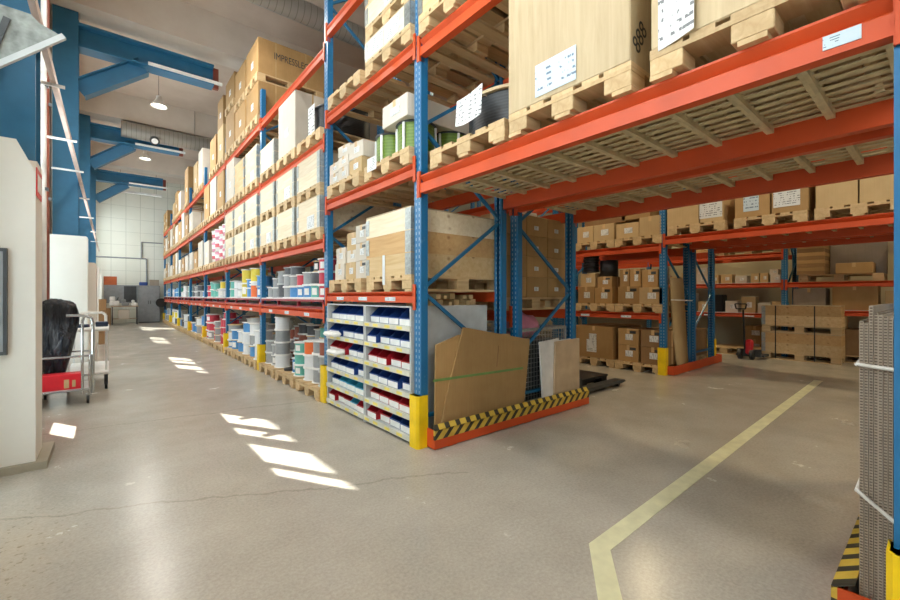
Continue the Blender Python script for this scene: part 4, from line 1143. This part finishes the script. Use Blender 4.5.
# passage level over the cross aisle
ze = 2.24
for i, (y, nm) in enumerate(((2.44, 'left'), (1.53, 'middle'), (.66, 'right'))):
    pallet(CXC, y, ze, 'wooden pallet %s on the middle rack passage beams' % nm, near=True)
zf = ze+PH
c1_ = carton(6.88+.4, 2.62, zf, .8, .46, .40, 'brown carton beside the second row post on middle passage beams', mat='cardboard_pale')
c2_ = carton(6.88+.4, 2.22, zf, .8, .30, .42, 'narrow brown carton with white paper on middle passage beams', mat='cardboard_pale')
MB().box(-.404, -.4015, -.14, .16, .06, .33).build('paper_sheet', 'paper', c2_)
c3_ = carton(6.88+.4, 1.72, zf, .8, .40, .40, 'brown carton carrying blue-topped white carton print on middle passage beams', mat='cardboard')
q = MB().box(-.404, -.4015, -.12, .14, .33, .37).build('blue_band', 'dark_blue', c3_); MB().box(-.404, -.4015, -.08, .10, .08, .32).build('paper_sheet', 'paper_blue', c3_)
c4_ = carton(6.88+.4, 1.31, zf, .8, .38, .42, 'brown carton with large white paper on middle passage beams', mat='cardboard')
MB().box(-.404, -.4015, -.11, .17, .08, .33).build('paper_sheet', 'paper', c4_)
carton(6.88+.4, .86, zf, .8, .38, .46, 'plain brown carton, left of two at right end of passage beams', mat='cardboard_pale', tape=False)
carton(6.88+.4, .46, zf, .8, .39, .46, 'plain brown carton, right of two at right end of passage beams', mat='cardboard_pale', tape=False)
for i, (y, nm) in enumerate(((2.4, 'left'), (1.5, 'middle'), (.6, 'right'))):
    pallet(8.62, y, ze, 'wooden pallet %s on the passage beams behind the middle rack' % nm)
    carton(8.62, y, zf, 1.1, .75, .5, 'brown carton %s on the passage beams behind the middle rack' % nm, mat='cardboard')
# upper pallets of the second row over the passage
for i, (y, nm) in enumerate(((2.3, 'left'), (1.42, 'middle'), (.52, 'right'))):
    pallet(3.79, y, 2.29, 'wooden pallet %s on the second row passage deck' % nm)
    carton(3.79, y, 2.29+PH, 1.1, .76, .6, 'brown carton %s on the second row passage deck' % nm, mat='cardboard')

# ------------------------------------------------------------------ far rack on the right wall
random.seed(31)
FX = 10.86
WAL = 0
spots = []
# small cartons on the two shelves left of the visible post
def smallbox(y, z, w, h, lab_, mat, d=.28, white=True):
    return carton(FX+d/2, y, z, d, w, h, lab_, mat=mat, lab=['x'] if white else None, tape=False)
row_hi = [(4.60, .22, .17), (4.33, .20, .14), (4.08, .16, .20), (3.70, .24, .17), (3.44, .16, .15), (3.20, .22, .15), (2.92, .22, .12), (2.66, .14, .15), (2.50, .14, .15), (2.30, .18, .12)]
for i, (y, w, h) in enumerate(row_hi):
    smallbox(y, 1.572, w, h*1.35, 'small carton, %s from left, upper small-box shelf on right wall' % ON[i], 'carton_white' if i % 3 == 0 else 'cardboard_pale')
smallbox(3.70, 1.572+.17*1.35, .20, .15, 'small white carton on top of the fourth upper shelf carton', 'carton_white')
smallbox(2.33, 1.572+.12*1.35, .15, .12, 'small white carton stacked at right end of the upper shelf', 'carton_white')
row_lo = [(4.55, .2, .2), (4.25, .26, .3), (3.94, .14, .34), (3.68, .22, .19), (3.10, .24, .2), (2.78, .26, .27), (2.50, .22, .17), (2.28, .16, .2)]
for i, (y, w, h) in enumerate(row_lo):
    smallbox(y, .912, w, h*1.3, 'small carton, %s from left, lower small-box shelf on right wall' % ON[i], 'cardboard_pale' if i % 2 else 'carton_white')
tag(MB().cbox(-.14, .14, -.12, .12, 0, .4, .02).build('black_case', 'black', None, (FX+.2, 3.40, .912)), 'black case standing among small cartons on the lower wall shelf', 'case')
pallet(11.3, 4.2, 2.2, 'wooden pallet left on top beams of the right wall rack', rz=PI/2)
pallet(11.3, 2.8, 2.2, 'wooden pallet right on top beams of the right wall rack', rz=PI/2)
carton(11.3, 2.6, 2.2+PH, .7, .4, .12, 'flat pale carton on the right top pallet of the wall rack', mat='cardboard_pale')
carton(11.3, 4.2, 2.2+PH, .7, .9, .08, 'flat pale carton on the left top pallet of the wall rack', mat='cardboard_pale')
# flattened cardboard stacks at the right
pallet(11.3, 1.32, 1.572-.01, 'wide wooden pallet carrying flattened cardboard on the wall rack', rz=PI/2)
zt = 1.562+PH
for i in range(9):
    carton(11.15, 1.73, zt+.075*i, .7, .42, .073, 'flattened cardboard bundle in the tall stack by the wall rack post', 'flattened bundles on the wall rack', mat='cardboard' if i % 2 else 'cardboard_dark', tape=False)
carton(11.0, 1.10, zt, .5, .5, .2, 'low brown carton right of the flattened cardboard stack', mat='cardboard')
carton(11.35, 1.1, zt, .12, .8, .72, 'tall grey cardboard sheet pack standing behind the low carton', mat='corrugated', tape=False)
carton(11.2, .35, 1.562, .7, .45, .85, 'dark brown carton pile at the right end of the wall rack', mat='cardboard_dark')
carton(11.1, 1.76, 1.012, .5, .5, .42, 'dark grey carton below the flattened cardboard, left', mat='corrugated')
carton(11.1, 1.1, 1.012, .5, .62, .46, 'plain brown carton below the flattened cardboard, centre', mat='cardboard')
carton(11.1, .5, 1.012, .5, .4, .36, 'pale brown carton below the flattened cardboard, right', mat='cardboard_pale')
pallet(11.3, .9, 0, 'wooden floor pallet right of the two-tier crate', rz=PI/2)
carton(11.2, .86, PH, .6, .95, .5, 'dark brown carton on the floor pallet right of two-tier crate', mat='cardboard_dark')
# two tiers of long collar crates on the floor
for t in range(2):
    zz_ = t*(PH+.392+.012)
    pallet(10.8, 1.83, zz_, 'wooden pallet under the %s long crate at the right wall' % ('lower', 'upper')[t], near=True, rz=PI/2)
    crate(10.8, 1.83, zz_+PH, 2, '%s long wooden crate of two collars at the right wall' % ('lower', 'upper')[t], mats=('pine_y', 'orange_wood'), rz=-PI/2)
for yy in (1.6, 2.2):
    tag(MB().box(0, .004, -.009, .009, 0, 1.06).box(0, .8, -.009, .009, 1.06, 1.064).build('strap', 'black', None, (10.385, yy, .02)), 'black strap around the two-tier crate, %s one' % ('right' if yy < 2 else 'left'), 'strap')
# floor level left of it
pallet(10.9, 3.15, 0, 'empty wooden pallet on the floor beneath the small-box shelves', rz=PI/2)
for i in range(2):
    carton(11.4, 2.75, PH*0+.30*i, .4, .42, .298, 'brown carton with white label, %s one, beneath wall shelves' % ('lower', 'upper')[i], mat='cardboard', lab=['x'])
tag(MB().cbox(-.15, .15, -.14, .14, 0, .42, .02).build('black_box', 'black', None, (11.1, 4.35, 0)), 'black box on the floor beneath the wall shelves at left', 'box')
carton(11.0, 3.95, 0, .4, .3, .2, 'low pale carton on the floor beneath the wall shelves', mat='cardboard_pale')
# hand pallet truck with red body
t = empty('pallet_truck', (9.95, 2.5, 0), 'hand pallet truck with black handle and red pump before the crates', 'pallet truck')
MB().cbox(-.06, .07, -.03, .09, .10, .40, .03).build('pump_body', 'red', t)
MB().tube((-.02, .1, .2), (-.06, .12, 1.0), .018, 8).build('handle', 'black', t)
MB().path([(-.06, .08, 1.02), (-.07, .06, 1.12), (-.07, .26, 1.12), (-.06, .24, 1.02), (-.06, .08, 1.02)], .014, 8).build('grip', 'black', t)
for yy in (-.02, .18): MB().tube((-.02, yy-.03, .1), (-.02, yy+.03, .1), .1, 18).build('steer_wheel', 'black', t)
for yy in (-.12, .22): MB().box(.1, .6, yy-.07, yy+.07, .05, .09).build('fork', 'dark_steel', t)
MB().box(.05, .10, -.15, .25, .05, .2).build('fork_carriage', 'dark_steel', t)

# ------------------------------------------------------------------ right foreground: stack of corrugated sheets
random.seed(2)
SHM = {}
for i in range(10):
    t = .0125
    hgt = 1.235-.006*i-(.05 if i in (0, 1) else 0)+(.02 if i == 2 else 0)
    if i == 9: hgt += .03
    x = 2.17+.004*((i*5) % 4)+.004*abs(i-6)*.3
    mb = MB(); mb.box(0, .9, -t/2+.0005, t/2-.0005, 0, hgt)
    mb.mi[5] = 1
    o = mb.build('corrugated_sheet', ['corrugated', 'corr_edge'], None, (x, .202-t*i, .0))
    tag(o, 'corrugated cardboard sheet standing on edge in the strapped stack at right', 'cardboard', 'corrugated sheets strapped at the right edge')
for z0, z1, nm in ((1.025, 1.01, 'upper'), (.55, .42, 'lower')):
    mb = MB().path([(2.40, .216, z0), (2.165, .213, z0-.002), (2.155, .10, z1+(z0-z1)*.3), (2.14, .085, z1)] if True else [], .007, 8)
    tag(mb.build('cord', 'rope'), '%s pale cord tied round the corrugated stack at the right edge' % nm, 'cord')

# ------------------------------------------------------------------ left: trolleys
t = empty('trolley', (-.45, 6.8, 0), 'chrome tube trolley with red carton on its lower shelf by the left wall', 'trolley')
fr = MB()
for x in (-.20, .26):
    for y in (-.30, .30): fr.tube((x, y, .1), (x, y, .58), .014, 10)
for z in (.17, .57):
    fr.path([(-.20, -.30, z), (.26, -.30, z), (.26, .30, z), (-.20, .30, z), (-.20, -.30, z)], .012, 8)
fr.build('frame', 'chrome', t)
MB().path([(.285, -.28, .12), (.285, -.28, .95), (.27, -.28, 1.02), (.21, -.28, 1.05), (.05, -.28, 1.05)], .016, 10).path([(.21, -.28, 1.05), (.19, -.28, .98), (.19, -.28, .12)], .014, 10).build('push_handle', 'chrome', t)
MB().box(-.19, .25, -.29, .29, .165, .185).build('lower_shelf', 'shelf_grey', t)
for x in (-.17, .24):
    for y in (-.27, .27):
        w = MB().tube((x-.012, y, .05), (x+.012, y, .05), .05, 16).build('caster_wheel', 'black', t)
        MB().box(x-.02, x+.02, y-.015, y+.015, .05, .12).build('caster_fork', 'chrome', w)
k = carton(-.45, 6.63, .185, .36, .20, .18, 'red printed carton lying on the lower shelf of the chrome trolley', mat='red', tape=False)
MB().box(.03, .075, -.1022, -.1005, .02, .12).box(.10, .13, -.1022, -.1005, .03, .11).build('printed_figures', 'cardboard_pale', k)
# black covered machine on the trolley
bm = bmesh.new(); bmesh.ops.create_icosphere(bm, subdivisions=5, radius=1)
for v in bm.verts:
    x, y, z = v.co
    p4 = (abs(x)**4+abs(y)**4+abs(z)**4)**.25
    x, y, z = x/p4, y/p4, z/p4
    h_ = (z+1)/2
    fold = .035*math.sin(7*x+5*y+2.5*z)+.025*math.sin(16*x-9*y+4*z+1)+.02*math.sin(23*y+11*x)
    q = (.50+.58*min(1, h_*1.35))*(1+fold*1.6*h_)
    v.co = Vector((x*.165*q+.05*h_-.03, y*.16*q, z*.52*(1+fold*.25)-.03*x*h_))
me = bpy.data.meshes.new('covered_machine'); bm.to_mesh(me); bm.free(); me.materials.append(M['black_bag'])
for p_ in me.polygons: p_.use_smooth = True
zmin = min(v.co.z for v in me.vertices)
for v in me.vertices: v.co.z -= zmin
tag(link('covered_machine', me, None, (-.50, 6.92, .186)), 'machine under a glossy black plastic cover on the chrome trolley', 'machine')
# white platform trolley behind
t = empty('platform_trolley', (-.24, 7.85, 0), 'white two-deck trolley behind the chrome one by the casings', 'trolley')
MB().cbox(-.22, .22, -.6, .6, .22, .26, .012).build('lower_deck', 'white_plastic', t)
MB().cbox(-.22, .22, -.5, .6, .80, .84, .012).build('upper_deck', 'white_plastic', t)
for x in (-.19, .19):
    for y in (-.44, .56): MB().tube((x, y, .26), (x, y, .80), .012, 8).build('leg', 'white_metal', t)
    for y in (-.46, .46):
        w = MB().tube((x-.015, y, .07), (x+.015, y, .07), .07, 16).build('caster_wheel', 'black', t)
        MB().box(x-.02, x+.02, y-.02, y+.02, .07, .22).build('caster_fork', 'dark_steel', w)
MB().path([(-.18, .56, .84), (-.18, .56, .98), (-.14, .56, 1.02), (.14, .56, 1.02), (.18, .56, .98), (.18, .56, .84)], .018, 8).build('push_handle', 'white_metal', t)
tag(MB().lathe([(.05, 0), (.11, 0), (.11, .04), (.05, .04), (.05, 0)], n=20).build('tape_roll', 'dark_blue', None, (-.34, 7.75, .84)), 'dark blue tape roll lying on the white trolley top', 'tape roll')
tag(MB().cbox(-.07, .07, -.06, .06, 0, .07, .01).build('small_box', 'dark_blue', None, (-.10, 7.8, .84)), 'small dark blue box at the right of the white trolley top', 'box')
# brown carton column by the third casing
for i in range(4): carton(-.17, 14.3, .0+.3*i, .16, .2, .295, 'brown carton standing before the third casing, %s in the pile' % ON[i], mat='cardboard_dark')

# ------------------------------------------------------------------ far end
b = empty('workbench', (.55, 23.6, 0), 'workbench with thin steel legs at the far wall', 'workbench')
MB().cbox(-.55, .42, -.3, .3, .80, .84, .006).build('bench_top', 'beige_panel', b)
for x in (-.5, .37):
    for y in (-.26, .26): MB().box(x-.02, x+.02, y-.02, y+.02, 0, .80).build('leg', 'dark_steel', b)
MB().box(-.50, .37, -.26, .26, .25, .27).build('lower_shelf', 'beige_panel', b)
carton(.45, 23.55, .27, .4, .4, .4, 'white appliance box on the lower shelf of the far workbench', mat='carton_white', tape=False)
for (x, y, sx, sz, m, nm) in ((.12, 23.55, .34, .42, 'white_plastic', 'white machine on the left of the far workbench top'), (.5, 23.6, .26, .30, 'grey_plastic', 'grey machine on the middle of the far workbench top'), (.82, 23.6, .2, .26, 'white_plastic', 'small white device on the right of the far workbench top')):
    o = empty('bench_machine', (x, y, .84), nm, 'machine')
    MB().cbox(-sx/2, sx/2, -.16, .16, 0, sz*.55, .03).build('machine_body', m, o); MB().cbox(-sx/2, sx*.1, -.1, .14, sz*.55, sz, .03).build('machine_head', m, o)
    MB().tube((sx*.25, -.05, sz*.55), (sx*.4, -.1, sz*.9), .02, 8).build('arm', 'dark_steel', o)
bp = empty('pegboard', (.5, YB-.08, .95), 'grey tool board standing behind the far workbench', 'board')
MB().box(-.75, .75, 0, .06, 0, .85).build('board', 'grey_plastic', bp); MB().box(-.02, .45, -.02, 0, .05, .8).build('dark_panel', 'dark_steel', bp)
MB().box(-.7, -.66, 0, .05, -.95, 0).box(.66, .7, 0, .05, -.95, 0).build('stand', 'dark_steel', bp)
carton(-.2, 23.3, 0, .4, .4, .75, 'brown crate at the left end of the far workbench', mat='cardboard_dark', tape=False)
tag(MB().cbox(-.24, .24, -.03, 0, 0, .5, .005).build('notice_board', 'board_orange', None, (-.02, YB, 1.70)), 'orange-brown notice board on the far wall', 'board')
lk = empty('steel_cabinet', (1.42, 24.5, 0), 'grey two-door steel cabinet against the far wall', 'cabinet')
MB().cbox(-.42, .42, -.22, .24, .05, 1.78, .008).build('cabinet_body', 'locker', lk); MB().box(-.4, .4, -.2, .22, 0, .05).build('plinth', 'dark_steel', lk)
for s in (-1, 1):
    d_ = MB().box(min(s*.005, s*.40), max(s*.005, s*.40), -.232, -.22, .08, 1.75).build('door', 'locker', lk)
    MB().box(s*.04-.012, s*.04+.012, -.25, -.232, .9, 1.06).build('handle', 'dark_steel', d_)
o = tag(MB().cbox(-.16, .16, -.15, .15, 0, .16, .02).build('blue_bin', 'bin_blue', None, (1.2, 24.5, 1.78)), 'blue plastic tub on top of the grey steel cabinet', 'tub')
carton(1.62, 24.5, 1.78, .36, .3, .28, 'dark grey box on top of the grey steel cabinet', mat='corrugated', tape=False)
pr = empty('wall_pipe', (0, YB-.04, 0), 'thin grey conduit bending along the far wall', 'pipe')
MB().path([(-.6, 0, 3.1), (1.35, 0, 3.1), (1.35, 0, 1.8)], .03, 8).build('conduit', 'grey_plastic', pr)
MB().path([(1.15, 0, 3.1), (1.15, 0, 3.9), (2.0, 0, 3.9)], .025, 8).build('branch', 'grey_plastic', pr)
co = empty('fluorescent_fitting', (.9, 21.6, 5.55), 'fluorescent light fitting hung under the ceiling at the far end', 'light fitting')
MB().box(-.8, .8, -.06, .06, 0, .08).build('housing', 'white_metal', co)
for x in (-.6, .6): MB().tube((x, 0, .08), (x, 0, 1.45), .006, 6).build('hanger', 'dark_steel', co)
tag(MB().tube((0, -.08, 0), (0, .08, 0), .22, 20).build('hose_reel', 'black', None, (1.88, 24.2, .95)).parent and None or bpy.data.objects['hose_reel'], 'round black hose reel beside the grey cabinet at rack end', 'hose reel')

# ------------------------------------------------------------------ camera, daylight, sun
cam = bpy.data.cameras.new('camera'); cam.sensor_width = 36; cam.lens = 410/900*36; cam.shift_y = -4/900; cam.clip_end = 200
co_ = bpy.data.objects.new('camera', cam); COL.objects.link(co_)
co_.location = (0, 0, 1.28); co_.rotation_euler = (PI/2, 0, math.radians(-39.6)); SC.camera = co_
w = bpy.data.worlds.new('world'); SC.world = w; w.use_nodes = True
bg = w.node_tree.nodes['Background']; bg.inputs[0].default_value = (.90, .96, 1, 1); bg.inputs[1].default_value = 16.0
# sky portals in the window band help the renderer find the daylight
for yc in COLS:
    if yc+5 > YB+.5: continue
    li = bpy.data.lights.new('window_portal', 'AREA'); li.shape = 'RECTANGLE'; li.size = 2.65; li.size_y = 3.5; li.cycles.is_portal = True
    lo = bpy.data.objects.new('window_portal', li); COL.objects.link(lo); lo.location = (XL-.08, yc+3.2, 3.72); lo.rotation_euler = (0, -PI/2, 0)
su = bpy.data.lights.new('sun', 'SUN'); su.energy = 38; su.angle = .008; su.color = (1, .95, .86)
so = bpy.data.objects.new('sun', su); COL.objects.link(so); so.location = (-8, 12, 9)
d = Vector((.503, -.864, -.702)); so.rotation_euler = d.to_track_quat('-Z', 'Y').to_euler()
SC.view_settings.view_transform = 'Standard'; SC.view_settings.look = 'None'; SC.view_settings.gamma = 1; SC.view_settings.use_curve_mapping = False
SC.view_settings.exposure = -0.36
SC.cycles.max_bounces = 8; SC.cycles.diffuse_bounces = 5; SC.cycles.glossy_bounces = 3; SC.cycles.transparent_max_bounces = 8
SC.cycles.sample_clamp_indirect = 6; SC.cycles.use_denoising = True
